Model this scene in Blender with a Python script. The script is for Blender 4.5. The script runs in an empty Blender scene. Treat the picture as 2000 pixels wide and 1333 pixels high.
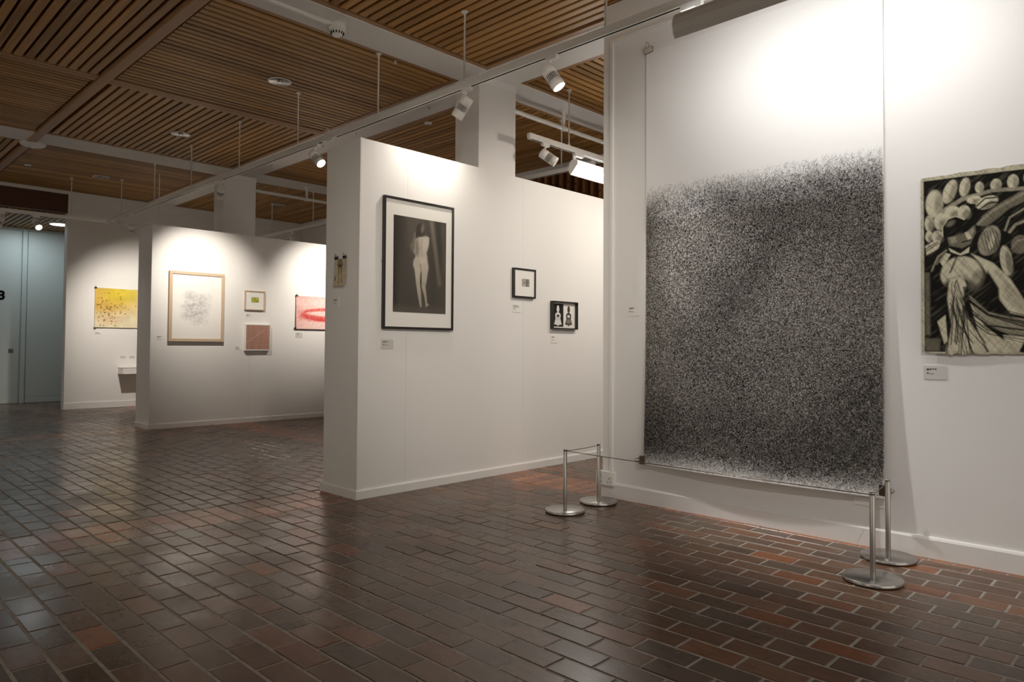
import bpy, bmesh, math, random
import numpy as np
from mathutils import Vector, Matrix

# ------------------------------------------------------------------ camera, world, lights, exposure
scn = bpy.context.scene
COL = scn.collection
random.seed(7); rng = np.random.default_rng(7)

YAW, PITCH, ROLL = 0.773026, 0.0272584, 0.00596335
fw = Vector((math.cos(YAW)*math.cos(PITCH), math.sin(YAW)*math.cos(PITCH), math.sin(PITCH)))
rt = Vector((math.sin(YAW), -math.cos(YAW), 0)); up = rt.cross(fw)
r2 = rt*math.cos(ROLL) + up*math.sin(ROLL); u2 = -rt*math.sin(ROLL) + up*math.cos(ROLL)
cam_d = bpy.data.cameras.new('camera'); cam = bpy.data.objects.new('camera', cam_d); COL.objects.link(cam)
M = Matrix((r2, u2, -fw)).transposed().to_4x4(); M.translation = (0, 0, 1.0); cam.matrix_world = M
cam_d.sensor_width = 36; cam_d.lens = 1374.636/2000*36; cam_d.shift_y = -26.405/2000
cam_d.clip_start = .02; cam_d.clip_end = 100
scn.camera = cam

scn.view_settings.view_transform = 'Standard'; scn.view_settings.look = 'None'
scn.view_settings.gamma = 1; scn.view_settings.use_curve_mapping = False
scn.view_settings.exposure = 0.80

world = bpy.data.worlds.new('world'); scn.world = world; world.use_nodes = True
world.node_tree.nodes['Background'].inputs[0].default_value = (1.0, .925, .83, 1)
world.node_tree.nodes['Background'].inputs[1].default_value = .6

WARM = (1.0, .915, .81); NEUT = (1.0, .98, .96); COOL = (.80, .95, 1.0)
def spot(name, loc, aim, watt, deg, blend=.9, col=WARM, rad=.035):
    l = bpy.data.lights.new(name, 'SPOT'); l.energy = watt; l.spot_size = math.radians(deg); l.spot_blend = blend
    l.color = col; l.shadow_soft_size = rad
    o = bpy.data.objects.new(name, l); COL.objects.link(o); o.location = loc
    o.rotation_euler = (Vector(aim)-Vector(loc)).to_track_quat('-Z', 'Y').to_euler()
    return o
def area(name, loc, aim, watt, sx, sy, col=WARM, spread=180):
    l = bpy.data.lights.new(name, 'AREA'); l.shape = 'RECTANGLE'; l.size = sx; l.size_y = sy; l.energy = watt; l.color = col
    l.spread = math.radians(spread)
    o = bpy.data.objects.new(name, l); COL.objects.link(o); o.location = loc
    o.rotation_euler = (Vector(aim)-Vector(loc)).to_track_quat('-Z', 'Y').to_euler()
    return o

# ------------------------------------------------------------------ materials
def mat(name, col, rough=.6, metal=0, spec=.5, emit=None, estr=0, bump=None, var=None):
    m = bpy.data.materials.new(name); m.use_nodes = True; nt = m.node_tree; b = nt.nodes['Principled BSDF']
    b.inputs['Base Color'].default_value = (*col, 1); b.inputs['Roughness'].default_value = rough
    b.inputs['Metallic'].default_value = metal; b.inputs['Specular IOR Level'].default_value = spec
    if emit: b.inputs['Emission Color'].default_value = (*emit, 1); b.inputs['Emission Strength'].default_value = estr
    if bump or var:
        g = nt.nodes.new('ShaderNodeNewGeometry'); n = nt.nodes.new('ShaderNodeTexNoise')
        n.inputs['Scale'].default_value = (bump or var)[0]; n.inputs['Detail'].default_value = 5
        nt.links.new(g.outputs['Position'], n.inputs['Vector'])
        if bump:
            bp = nt.nodes.new('ShaderNodeBump'); bp.inputs['Strength'].default_value = bump[1]; bp.inputs['Distance'].default_value = .002
            nt.links.new(n.outputs['Fac'], bp.inputs['Height']); nt.links.new(bp.outputs['Normal'], b.inputs['Normal'])
        if var:
            n2 = nt.nodes.new('ShaderNodeTexNoise'); n2.inputs['Scale'].default_value = var[0]; n2.inputs['Detail'].default_value = 4
            nt.links.new(g.outputs['Position'], n2.inputs['Vector'])
            mx = nt.nodes.new('ShaderNodeMix'); mx.data_type = 'RGBA'
            mx.inputs['A'].default_value = (*[c*(1-var[1]) for c in col], 1); mx.inputs['B'].default_value = (*[min(1, c*(1+var[1])) for c in col], 1)
            nt.links.new(n2.outputs['Fac'], mx.inputs['Factor']); nt.links.new(mx.outputs['Result'], b.inputs['Base Color'])
    return m

def wood_mat(name, dark, light, rough=.5, axis='x', rnd=True):
    m = bpy.data.materials.new(name); m.use_nodes = True; nt = m.node_tree; b = nt.nodes['Principled BSDF']
    L = nt.links.new
    g = nt.nodes.new('ShaderNodeNewGeometry'); mp = nt.nodes.new('ShaderNodeMapping'); n = nt.nodes.new('ShaderNodeTexNoise')
    s = {'x': (1.2, 40, 40), 'y': (40, 1.2, 40), 'z': (40, 40, 1.2)}[axis]
    mp.inputs['Scale'].default_value = s; n.inputs['Scale'].default_value = 1; n.inputs['Detail'].default_value = 5; n.inputs['Roughness'].default_value = .6
    L(g.outputs['Position'], mp.inputs['Vector']); L(mp.outputs['Vector'], n.inputs['Vector'])
    oi = nt.nodes.new('ShaderNodeObjectInfo'); ad = nt.nodes.new('ShaderNodeMath'); ad.operation = 'MULTIPLY_ADD'
    ad.inputs[1].default_value = .50 if rnd else 0; L(oi.outputs['Random'], ad.inputs[0])
    sc = nt.nodes.new('ShaderNodeMath'); sc.operation = 'MULTIPLY_ADD'; sc.inputs[1].default_value = .9; sc.inputs[2].default_value = -.16 if rnd else 0
    L(n.outputs['Fac'], sc.inputs[0]); L(sc.outputs[0], ad.inputs[2])
    r = nt.nodes.new('ShaderNodeValToRGB'); r.color_ramp.elements[0].color = (*dark, 1); r.color_ramp.elements[1].color = (*light, 1)
    L(ad.outputs[0], r.inputs['Fac']); L(r.outputs['Color'], b.inputs['Base Color'])
    b.inputs['Roughness'].default_value = rough; b.inputs['Specular IOR Level'].default_value = .35
    return m

def attr_mat(name, rough=.85, spec=.06):
    m = bpy.data.materials.new(name); m.use_nodes = True; nt = m.node_tree; b = nt.nodes['Principled BSDF']
    a = nt.nodes.new('ShaderNodeAttribute'); a.attribute_name = 'paint'
    nt.links.new(a.outputs['Color'], b.inputs['Base Color']); b.inputs['Roughness'].default_value = rough; b.inputs['Specular IOR Level'].default_value = spec
    return m

def tile_mat(name, objcol):
    m = bpy.data.materials.new(name); m.use_nodes = True; nt = m.node_tree; b = nt.nodes['Principled BSDF']; L = nt.links.new
    if objcol: src = nt.nodes.new('ShaderNodeObjectInfo').outputs['Color']
    else:
        a = nt.nodes.new('ShaderNodeAttribute'); a.attribute_name = 'paint'; src = a.outputs['Color']
    g = nt.nodes.new('ShaderNodeNewGeometry')
    mp = nt.nodes.new('ShaderNodeMapping'); mp.inputs['Scale'].default_value = (34, 9, 1); L(g.outputs['Position'], mp.inputs['Vector'])
    n = nt.nodes.new('ShaderNodeTexNoise'); n.inputs['Scale'].default_value = 1; n.inputs['Detail'].default_value = 6; n.inputs['Roughness'].default_value = .65; n.inputs['Distortion'].default_value = .6
    L(mp.outputs['Vector'], n.inputs['Vector'])
    mr = nt.nodes.new('ShaderNodeMapRange'); mr.inputs['From Min'].default_value = .25; mr.inputs['From Max'].default_value = .75
    mr.inputs['To Min'].default_value = .72; mr.inputs['To Max'].default_value = 1.28; L(n.outputs['Fac'], mr.inputs['Value'])
    mx = nt.nodes.new('ShaderNodeMix'); mx.data_type = 'RGBA'; mx.blend_type = 'MULTIPLY'; mx.inputs['Factor'].default_value = 1
    L(src, mx.inputs['A']); L(mr.outputs['Result'], mx.inputs['B']); L(mx.outputs['Result'], b.inputs['Base Color'])
    n2 = nt.nodes.new('ShaderNodeTexNoise'); n2.inputs['Scale'].default_value = 2.5; n2.inputs['Detail'].default_value = 4; L(g.outputs['Position'], n2.inputs['Vector'])
    m2 = nt.nodes.new('ShaderNodeMapRange'); m2.inputs['From Min'].default_value = .3; m2.inputs['From Max'].default_value = .7
    m2.inputs['To Min'].default_value = .19; m2.inputs['To Max'].default_value = .36; L(n2.outputs['Fac'], m2.inputs['Value']); L(m2.outputs['Result'], b.inputs['Roughness'])
    bp = nt.nodes.new('ShaderNodeBump'); bp.inputs['Strength'].default_value = .09; bp.inputs['Distance'].default_value = .0015
    L(n.outputs['Fac'], bp.inputs['Height']); L(bp.outputs['Normal'], b.inputs['Normal'])
    b.inputs['Specular IOR Level'].default_value = .42
    return m

def glass_mat():
    m = bpy.data.materials.new('picture_glass'); m.use_nodes = True; nt = m.node_tree; nt.nodes.remove(nt.nodes['Principled BSDF'])
    o = nt.nodes['Material Output']; t = nt.nodes.new('ShaderNodeBsdfTransparent'); g = nt.nodes.new('ShaderNodeBsdfGlossy'); g.inputs['Roughness'].default_value = .02
    x = nt.nodes.new('ShaderNodeMixShader'); ge = nt.nodes.new('ShaderNodeNewGeometry'); dt = nt.nodes.new('ShaderNodeVectorMath'); dt.operation = 'DOT_PRODUCT'
    nt.links.new(ge.outputs['Normal'], dt.inputs[0]); nt.links.new(ge.outputs['Incoming'], dt.inputs[1])
    def mth(op, a, b):
        q = nt.nodes.new('ShaderNodeMath'); q.operation = op
        for i, w in enumerate((a, b)):
            if isinstance(w, (int, float)): q.inputs[i].default_value = w
            elif w is not None: nt.links.new(w, q.inputs[i])
        return q.outputs[0]
    sch = mth('ADD', mth('MULTIPLY', mth('POWER', mth('SUBTRACT', 1, mth('ABSOLUTE', dt.outputs['Value'], None)), 5), .95), .012)   # Schlick reflectance of a pane
    nt.links.new(sch, x.inputs[0]); nt.links.new(t.outputs[0], x.inputs[1]); nt.links.new(g.outputs[0], x.inputs[2]); nt.links.new(x.outputs[0], o.inputs[0])
    return m

MW = mat('white_wall_paint', (.80, .785, .76), .55, spec=.3, bump=(220, .12))
MS = mat('white_gloss_skirting', (.80, .785, .76), .35, spec=.4, bump=(60, .06))
MCW = mat('white_ceiling_paint', (.78, .76, .73), .6, spec=.25)
MTR = mat('white_enamel', (.78, .765, .73), .4)
MPL = mat('white_plastic', (.82, .80, .76), .35)
MBK = mat('black_void', (.012, .010, .008), .9, spec=.1)
MDK = mat('black_lacquer', (.016, .014, .013), .3)
MINK = mat('black_ink', (.010, .009, .008), .85, spec=.05)
MSTEEL = mat('brushed_steel', (.46, .445, .42), .26, metal=1, bump=(300, .05))
MCHROME = mat('chromed_clip', (.45, .42, .37), .18, metal=1)
MDCH = mat('dark_metal_clip', (.20, .16, .12), .25, metal=1)
MGREY = mat('grey_label_card', (.62, .60, .565), .6)
MCARD = mat('pale_label_card', (.80, .78, .74), .6)
MTXT = mat('label_print', (.08, .075, .07), .8, spec=.05)
MMAT = mat('ivory_mount_board', (.84, .82, .77), .8, spec=.1)
MPAPER = mat('white_paper', (.84, .83, .81), .8, spec=.1)
MREFL = mat('grey_lamp_back', (.55, .53, .49), .45)
MSLX = wood_mat('cedar_slats_x', (.17, .078, .0205), (.57, .308, .092), axis='x')
MSLY = wood_mat('cedar_slats_y', (.17, .078, .0205), (.57, .308, .092), axis='y')
MTX = wood_mat('timber_trim_x', (.28, .145, .058), (.48, .275, .125), axis='x', rnd=False)
MTY = wood_mat('timber_trim_y', (.28, .145, .058), (.48, .275, .125), axis='y', rnd=False)
MTZ = wood_mat('timber_fins', (.16, .065, .02), (.34, .15, .05), axis='z')
MRED = wood_mat('dark_red_timber', (.060, .019, .009), (.11, .034, .016), rough=.45, axis='x', rnd=False)
MASH = wood_mat('pale_ash_frame', (.50, .37, .25), (.66, .52, .38), axis='z', rnd=False)
MGROUT = mat('grey_grout', (.33, .305, .265), .7, var=(25, .5))
MTILE = tile_mat('clay_tile', True); MTILES = tile_mat('clay_tile_field', False)
MPAINT = attr_mat('drawing_pigment'); MGLASS = glass_mat()
MLAMP = mat('lit_lens', (1, 1, 1), .3, emit=(1, .93, .82), estr=14)
MLAMPO = mat('unlit_reflector', (.75, .75, .72), .12, metal=1)
MCONE = mat('satin_reflector', (.30, .30, .29), .16, metal=1)
MTUBE = mat('lit_tube', (1, 1, 1), .3, emit=(.95, .98, 1), estr=5)
MTEAL = mat('pale_door_paint', (.62, .68, .66), .45, bump=(150, .05))

# ------------------------------------------------------------------ mesh helpers
def tag(o, label=None, cat=None, group=None, kind=None):
    if label: o['label'] = label
    if cat: o['category'] = cat
    if group: o['group'] = group
    if kind: o['kind'] = kind
    return o
WL = {}
def empty(name, loc, label=None, cat=None, group=None, kind=None):
    o = bpy.data.objects.new(name, None); COL.objects.link(o); o.location = loc; o.empty_display_size = .1
    WL[o] = Vector(loc); return tag(o, label, cat, group, kind)

class MB:
    def __init__(s, fr=None): s.v = []; s.f = []; s.sm = []; s.fr = fr
    def add(s, vs, fs, smooth=False):
        o = len(s.v); s.v += [tuple(x) for x in vs]; s.f += [tuple(i+o for i in f) for f in fs]; s.sm += [smooth]*len(fs); return s
    def box(s, lo, hi, ch=0):
        (a, b, c), (d, e, f) = lo, hi
        if not ch:
            vs = [(a, b, c), (d, b, c), (d, e, c), (a, e, c), (a, b, f), (d, b, f), (d, e, f), (a, e, f)]
            return s.add(vs, [(0, 3, 2, 1), (4, 5, 6, 7), (0, 1, 5, 4), (1, 2, 6, 5), (2, 3, 7, 6), (3, 0, 4, 7)])
        pts = []
        for x, sx in ((a, 1), (d, -1)):
            for y, sy in ((b, 1), (e, -1)):
                for z, sz in ((c, 1), (f, -1)):
                    pts += [(x, y+sy*ch, z+sz*ch), (x+sx*ch, y, z+sz*ch), (x+sx*ch, y+sy*ch, z)]
        return s.hull(pts)
    def hull(s, pts):
        bm = bmesh.new()
        for p in pts: bm.verts.new(p)
        bmesh.ops.convex_hull(bm, input=bm.verts); bm.verts.index_update()
        bmesh.ops.dissolve_limit(bm, angle_limit=.01, verts=bm.verts, edges=bm.edges)
        bm.verts.index_update(); bmesh.ops.recalc_face_normals(bm, faces=bm.faces)
        vs = [v.co[:] for v in bm.verts]; fs = [[v.index for v in f.verts] for f in bm.faces]; bm.free()
        return s.add(vs, fs)
    def basis(s, ax):
        ax = Vector(ax).normalized(); t = Vector((0, 0, 1)) if abs(ax.z) < .9 else Vector((1, 0, 0))
        a = ax.cross(t).normalized(); return a, ax.cross(a), ax
    def lathe(s, o, ax, prof, seg=24, smooth=True):
        """prof: (radius, distance along axis) pairs"""
        a, b, c = s.basis(ax); o = Vector(o); vs = []; fs = []
        for r, h in prof:
            for k in range(seg):
                t = 2*math.pi*k/seg; vs.append(o+c*h+(a*math.cos(t)+b*math.sin(t))*r)
        for i in range(len(prof)-1):
            for k in range(seg):
                k2 = (k+1) % seg; fs.append((i*seg+k, i*seg+k2, (i+1)*seg+k2, (i+1)*seg+k))
        s.add(vs, fs, smooth)
        n = len(prof)
        s.add([vs[k] for k in range(seg)], [tuple(reversed(range(seg)))]); s.add([vs[(n-1)*seg+k] for k in range(seg)], [tuple(range(seg))])
        return s
    def cyl(s, p, q, r, seg=16): 
        d = Vector(q)-Vector(p); return s.lathe(p, d, [(r, 0), (r, d.length)], seg)
    def tube(s, pts, r, seg=8):
        pts = [Vector(p) for p in pts]; vs = []; fs = []; n = len(pts)
        for i, p in enumerate(pts):
            d = pts[min(i+1, n-1)]-pts[max(i-1, 0)]; a, b, _ = s.basis(d)
            for k in range(seg):
                t = 2*math.pi*k/seg; vs.append(p+(a*math.cos(t)+b*math.sin(t))*r)
        for i in range(n-1):
            for k in range(seg):
                k2 = (k+1) % seg; fs.append((i*seg+k, i*seg+k2, (i+1)*seg+k2, (i+1)*seg+k))
        s.add(vs, fs, True); s.add(vs[:seg], [tuple(reversed(range(seg)))]); s.add(vs[-seg:], [tuple(range(seg))]); return s
    def prism(s, poly, lo, hi, axis):
        """extrude a 2D polygon along an axis (0/1/2)"""
        def P(p, h): q = list(p); q.insert(axis, h); return tuple(q)
        n = len(poly); vs = [P(p, lo) for p in poly]+[P(p, hi) for p in poly]
        fs = [tuple(reversed(range(n))), tuple(range(n, 2*n))]+[(i, (i+1) % n, n+(i+1) % n, n+i) for i in range(n)]
        return s.add(vs, fs)
    def build(s, name, m, parent=None, label=None, cat=None, group=None, kind=None):
        me = bpy.data.meshes.new(name); vs = s.v
        if s.fr: O, U, V, N = s.fr; vs = [tuple(O+U*p[0]+V*p[1]+N*p[2]) for p in vs]
        w = WL.get(parent, Vector((0, 0, 0)))
        me.from_pydata([(x-w.x, y-w.y, z-w.z) for x, y, z in vs], [], s.f)
        bm = bmesh.new(); bm.from_mesh(me); bmesh.ops.recalc_face_normals(bm, faces=bm.faces); bm.to_mesh(me); bm.free()
        me.polygons.foreach_set('use_smooth', s.sm); me.materials.append(m)
        o = bpy.data.objects.new(name, me); COL.objects.link(o)
        if parent: o.parent = parent
        WL[o] = w.copy(); return tag(o, label, cat, group, kind)

# face frames: u to the viewer's right, v up, n out of the wall
Z = Vector((0, 0, 1))
def face_y(y): return (Vector((0, y, 0)), Vector((1, 0, 0)), Z, Vector((0, -1, 0)))      # a face looking toward -Y
def face_x(x): return (Vector((x, 0, 0)), Vector((0, -1, 0)), Z, Vector((-1, 0, 0)))     # a face looking toward -X
XW, Y1, XE, Y2, YF, ZC = 3.845, 3.93, 2.592, 8.85, 12.33, 3.335
FW, FA, FE, FB, FF = face_x(XW), face_y(Y1), face_x(XE), face_y(Y2), face_y(YF)

# ------------------------------------------------------------------ floor of clay tiles
floor = MB().box((-6, -6, -.12), (6.8, 14.25, -.0018)).build('floor', MGROUT, None, 'brown clay tile floor with pale grout and red border bands', 'floor', kind='structure')
def tile_mesh(name, w, l):
    b = .0022; h = 0.0
    x, y = w/2, l/2
    vs = [(-x+b, -y+b, h), (x-b, -y+b, h), (x-b, y-b, h), (-x+b, y-b, h), (-x, -y, h-b), (x, -y, h-b), (x, y, h-b), (-x, y, h-b), (-x, -y, -.02), (x, -y, -.02), (x, y, -.02), (-x, y, -.02)]
    fs = [(0, 1, 2, 3)]+[(4+i, 4+(i+1) % 4, (i+1) % 4, i) for i in range(4)]+[(8+i, 8+(i+1) % 4, 4+(i+1) % 4, 4+i) for i in range(4)]
    return vs, fs
PX, PY = .1065, .2065
FIELD = [(.062, .037, .024), (.074, .047, .032), (.057, .041, .031), (.052, .042, .034), (.085, .044, .026), (.046, .032, .024), (.066, .047, .036), (.11, .047, .022), (.060, .035, .022)]
FIELDW = [5, 4, 4, 3, 2.2, 3, 3, 1.1, 4]
RED = [(.155, .066, .034), (.13, .057, .032), (.18, .080, .042), (.115, .056, .036)]
tiles = []   # x, y, rotated, colour
k = 0
while 3.745+.05-PX*(k+.5) > -2.6:
    x = 3.790-PX*(k+.5); off = (k % 2)*.5*PY+rng.normal(0, .006)
    j = -9
    for y0, y1, band in ((-1.6, 3.950, 0), (3.950, 4.363, 1), (4.363, 8.72, 0), (8.72, 9.133, 1), (9.133, 12.3, 0), (12.3, 14.2, 0)):
        if band:
            for q in range(2): tiles.append((x, y0+PY*(q+.5), 0, 1, PY-.0085))
        else:
            y = y1-(0 if k % 2 else PY/2)
            if k % 2 == 0: tiles.append((x, y1-PY/4, 0, 0, PY/2-.0085))
            while y-PY > y0-.02:
                tiles.append((x, y-PY/2, 0, 0, PY-.0085)); y -= PY
            if y-y0 > .04: tiles.append((x, (y+y0)/2, 0, 0, y-y0-.0085))
    k += 1
for q in range(2):
    y = -1.6
    while y < 14.1:
        tiles.append((3.790+PY*(q+.5), y, 1, 1, PY-.0085)); y += .1035
for kk in range(24):
    x = 4.203+PX*(kk+.5); y = -1.0-(kk % 2)*PY/2
    while y < 14.0: tiles.append((x, y, 0, 0, PY-.0085)); y += PY
def seen(x, y):
    d = Vector((x, y, -1.0)); z = d.dot(fw)
    if z < .3: return 1e9
    px = 1000+1374.6*d.dot(r2)/z; py = 640-1374.6*d.dot(u2)/z
    return d.length if -40 < px < 2040 and py < 1370 and x < 3.84 else 1e9
order = sorted(range(len(tiles)), key=lambda i: seen(*tiles[i][:2]))
near = set(order[:300]); meshes = {}
sv, sf, sc = [], [], []
for i, (x, y, rot, band, ln) in enumerate(tiles):
    c = 1.62*np.array(RED[rng.integers(4)] if band else FIELD[rng.choice(9, p=np.array(FIELDW)/sum(FIELDW))])*rng.uniform(.85, 1.18)*np.array((1.18, .97, .78))
    tx, ty, dz, rz = rng.normal(0, .0028), rng.normal(0, .002), rng.normal(0, .0006), rng.normal(0, .005)
    wd = PX-.0085-abs(rng.normal(0, .0012)); 
    if rot: wd = .1035-.0085
    if i in near:
        key = (rot, round(ln, 3))
        if key not in meshes:
            me = bpy.data.meshes.new('tile'); me.from_pydata(*(lambda v: (v[0], [], v[1]))(tile_mesh('tile', PX-.0095 if not rot else .095, ln))); me.materials.append(MTILE); meshes[key] = me
        o = bpy.data.objects.new('tile', meshes[key]); COL.objects.link(o); o.parent = floor
        o.location = (x, y, dz); o.rotation_euler = (ty, tx, rz+(math.pi/2 if rot else 0)); o.color = (*c, 1)
    else:
        vs, fs = tile_mesh('', wd, ln); R = Matrix.Rotation(rz+(math.pi/2 if rot else 0), 3, 'Z') @ Matrix.Rotation(tx, 3, 'Y') @ Matrix.Rotation(ty, 3, 'X')
        b0 = len(sv)
        for v in vs: p = R @ Vector(v); sv.append((p.x+x, p.y+y, p.z+dz)); sc.append((*c, 1))
        sf += [tuple(a+b0 for a in f) for f in fs]
me = bpy.data.meshes.new('tile_field'); me.from_pydata(sv, [], sf); at = me.color_attributes.new('paint', 'FLOAT_COLOR', 'POINT')
at.data.foreach_set('color', np.array(sc, 'f').ravel()); me.materials.append(MTILES)
o = bpy.data.objects.new('tile_field', me); COL.objects.link(o); o.parent = floor; o['kind'] = 'stuff'

# ------------------------------------------------------------------ ceiling: slatted panels, beams
SP, SW = .0775, .056
def panel(x0, x1, y0, y1, d, zc=ZC, trims=True, label='', open_lo=False, open_hi=False):
    cx, cy = (x0+x1)/2, (y0+y1)/2
    c = MB().box((x0, y0, zc+.06), (x1, y1, zc+.075))
    root = c.build('ceiling', MBK, None, label, 'ceiling', kind='structure')
    t = .055 if trims else 0
    if trims:
        for q_, (lo, hi, m) in enumerate((((x0, y0, zc), (x1, y0+t-.012, zc+.05), MTX), ((x0, y1-t+.012, zc), (x1, y1, zc+.05), MTX), ((x0, y0+t-.012, zc), (x0+t-.012, y1-t+.012, zc+.05), MTY), ((x1-t+.012, y0+t-.012, zc), (x1, y1-t+.012, zc+.05), MTY))):
            if (q_ == 2 and open_lo) or (q_ == 3 and open_hi): continue
            MB().box(lo, hi).build('edge_board', m, root)
    xa, xb = x0+(.022 if open_lo else t), x1-(.022 if open_hi else t)
    a0, a1, l0, l1 = (y0+t, y1-t, xa, xb) if d == 'x' else (xa, xb, y0+t, y1-t)
    n = int((a1-a0+SP-SW)/SP); pad = (a1-a0-(n*SP-(SP-SW)))/2; L = (l1-l0)/2; w = SW/2; e = .004
    me = bpy.data.meshes.new('slat')
    sec = [(-w, e), (-w+e, 0), (w-e, 0), (w, e), (w, .055), (-w, .055)]
    if d == 'x': vs = [(-L, p, q) for p, q in sec]+[(L, p, q) for p, q in sec]
    else: vs = [(p, -L, q) for p, q in sec]+[(p, L, q) for p, q in sec]
    fs = [tuple(range(6)), tuple(range(11, 5, -1))]+[(i, i+6, (i+1) % 6+6, (i+1) % 6) for i in range(6)]
    me.from_pydata(vs, [], fs); bm = bmesh.new(); bm.from_mesh(me); bmesh.ops.recalc_face_normals(bm, faces=bm.faces); bm.to_mesh(me); bm.free()
    me.materials.append(MSLX if d == 'x' else MSLY)
    for i in range(n):
        p = a0+pad+w+i*SP; o = bpy.data.objects.new('slat', me); COL.objects.link(o); o.parent = root
        q = zc+.004+random.uniform(-.001, .001)
        o.location = ((l0+l1)/2, p, q) if d == 'x' else (p, (l0+l1)/2, q)
    return root
A0, A1, B0, B1, C0, C1 = -.25, 1.83, 1.925, 4.05, 4.46, 6.8
for a, lab in (((B0, B1, 2.0, 4.265, 'y'), 'slatted cedar ceiling panel above the large drawing, boards running away'),
          ((B0, B1, -.3, 1.95, 'x'), 'slatted cedar ceiling panel nearest the camera over the charcoal drawing'),
          ((C0, C1, 2.0, 4.265, 'x'), 'slatted cedar ceiling panel behind the right wall top, before the pipe'),
          ((B0, B1, 4.615, 6.865, 'x'), 'slatted cedar ceiling panel with large downlight, beside the first column'),
          ((B0, B1, 6.92, 9.14, 'y'), 'slatted cedar ceiling panel with downlight, boards running away, before the second white beam'),
          ((A0, A1, 4.615, 6.88, 'y'), 'darkest slatted cedar ceiling panel in the top left corner'),
          ((A0, A1, 6.92, 9.14, 'x'), 'dark slatted cedar ceiling panel at the left edge left of the timber beam'),
          ((A0, A1, 2.0, 4.265, 'x'), 'slatted cedar ceiling panel left of the timber beam near the camera'),
          ((B0, B1, 9.61, 12.322, 'x'), 'slatted cedar ceiling panel beyond the second white beam above the yellow drawing'),
          ((A0, A1, 9.61, 12.322, 'y'), 'slatted cedar ceiling panel beyond the second beam at the left edge'),
          ((C0, C1, 4.615, 6.865, 'y'), 'slatted cedar ceiling panel behind the first column above the pale partition'),
          ((C0, C1, 6.92, 9.14, 'x'), 'slatted cedar ceiling panel seen between the first partition and second column'),
          ((C0, C1, 9.61, 12.322, 'y'), 'slatted cedar ceiling panel in the far corner right of the second column')):
    panel(*a, label=lab, open_lo=a[0] == B0, open_hi=a[1] == A1)
panel(-.25, 3.6, 12.5, 14.19, 'y', 2.95, False, label='low slatted ceiling over the doors at far left')
MB().box((-6, -6, ZC+.02), (-.25, 12.4, ZC+.06)).build('ceiling', MCW, None, 'plain white ceiling left of the slatted panels', 'ceiling', kind='structure')
MB().box((-.25, -6, ZC+.02), (6.8, -.3, ZC+.06)).build('ceiling', MCW, None, 'plain white ceiling behind the camera', 'ceiling', kind='structure')
MB().box((-.25, -.3, ZC+.09), (6.9, 14.3, ZC+.12)).build('ceiling', MBK, None, 'dark soffit above the slatted panels', 'ceiling', kind='structure')
def beam(lo, hi, lab, m=MCW): return MB().box(lo, hi, .006).build('ceiling_beam', m, None, lab, 'beam', kind='structure')
beam((-.25, 4.268, 3.33), (6.8, 4.612, 3.44), 'white cross beam carrying the smoke detector, meeting the first column')
beam((-.25, 9.143, 3.33), (6.8, 9.607, 3.44), 'white cross beam meeting the second column')
beam((4.053, -.3, 3.3295), (4.457, 12.32, 3.44), 'long white beam running over both columns')
beam((-.25, 1.953, 3.33), (6.8, 1.997, 3.44), 'narrow timber joint strip above the large drawing', MTX)
beam((1.833, -.3, 3.315), (1.922, 12.3, 3.40), 'pale brown timber beam crossing the upper left ceiling', MTY)
beam((1.925, 6.868, 3.333), (4.05, 6.917, 3.39), 'thin timber divider between slatted panels left of the first column', MTX)
beam((-.25, 6.883, 3.333), (1.83, 6.917, 3.39), 'thin timber divider in the dark upper left ceiling', MTX)
beam((4.46, 6.868, 3.333), (6.8, 6.917, 3.39), 'thin timber divider between slatted panels behind the partition', MTX)
for y0, y1, w2, lab in ((4.353, 4.64, .45, 'white square column rising behind the partition with the black frames'), (9.40, 9.70, .45, 'white square column rising behind the partition with the pale wooden frame')):
    c = MB().box((4.045, y0, -.01), (4.045+w2, y1+.02, 3.335), .004).build('column', MW, None, lab, 'column', kind='structure')
    MB().box((4.04, y0-.005, 3.265), (4.05+w2, y1+.025, 3.332), .003).build('column_collar', MW, c)

# ------------------------------------------------------------------ walls
wr = MB().box((XW, -1.5, 0), (XW+.17, 2.888, 3.33)).build('wall_right', MW, None, 'tall white wall carrying the very large hairy drawing', 'wall', kind='structure')
MB().prism([(XW, 0), (XW-.018, 0), (XW-.018, .088), (XW-.012, .098), (XW, .101)], -1.5, 2.888, 1).build('baseboard_right', MS, None, 'white baseboard under the large drawing', 'baseboard', kind='structure')
wf = MB().box((2.915, YF, 0), (6.8, YF+.16, 3.335)).build('wall_far', MW, None, 'white end wall with the yellow drawing and small shelf', 'wall', kind='structure')
MB().box((2.905, YF-.018, 0), (6.8, YF, .103), .004).build('baseboard_far', MS, None, 'white baseboard along the end wall', 'baseboard', kind='structure')
MB().box((2.915, YF-.012, 3.19), (6.8, YF, 3.335), .003).build('trim_1', MW, None, 'shallow white band along the top of the end wall', 'trim', kind='structure')
MB().box((6.8, -6, 0), (6.95, 14.25, 3.34)).build('wall_side', MW, None, 'white side wall far behind the partitions', 'wall', kind='structure')
bk = MB().box((-6, YF, 3.0), (2.915, YF+.12, 3.285)).build('trim_2', MRED, None, 'dark red brown timber bulkhead over the opening at far left', 'bulkhead', kind='structure')
MB().box((-6, YF-.02, 3.285), (2.915, YF+.12, 3.335)).build('trim_3', MCW, None, 'white strip above the dark timber bulkhead', 'trim', kind='structure')
MB().box((-6, 14.2, 0), (6.8, 14.35, 3.34)).build('wall_back', MTEAL, None, 'pale blue grey wall around the tall doors at far left', 'wall', kind='structure')
MB().box((-3.2, -6, 0), (-3.0, 14.25, 3.34)).build('wall_light_block', MW, None, 'unseen white wall added left of the camera to block light', 'wall', kind='structure')  # out of view, put here to keep ambient light off the left side
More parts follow.
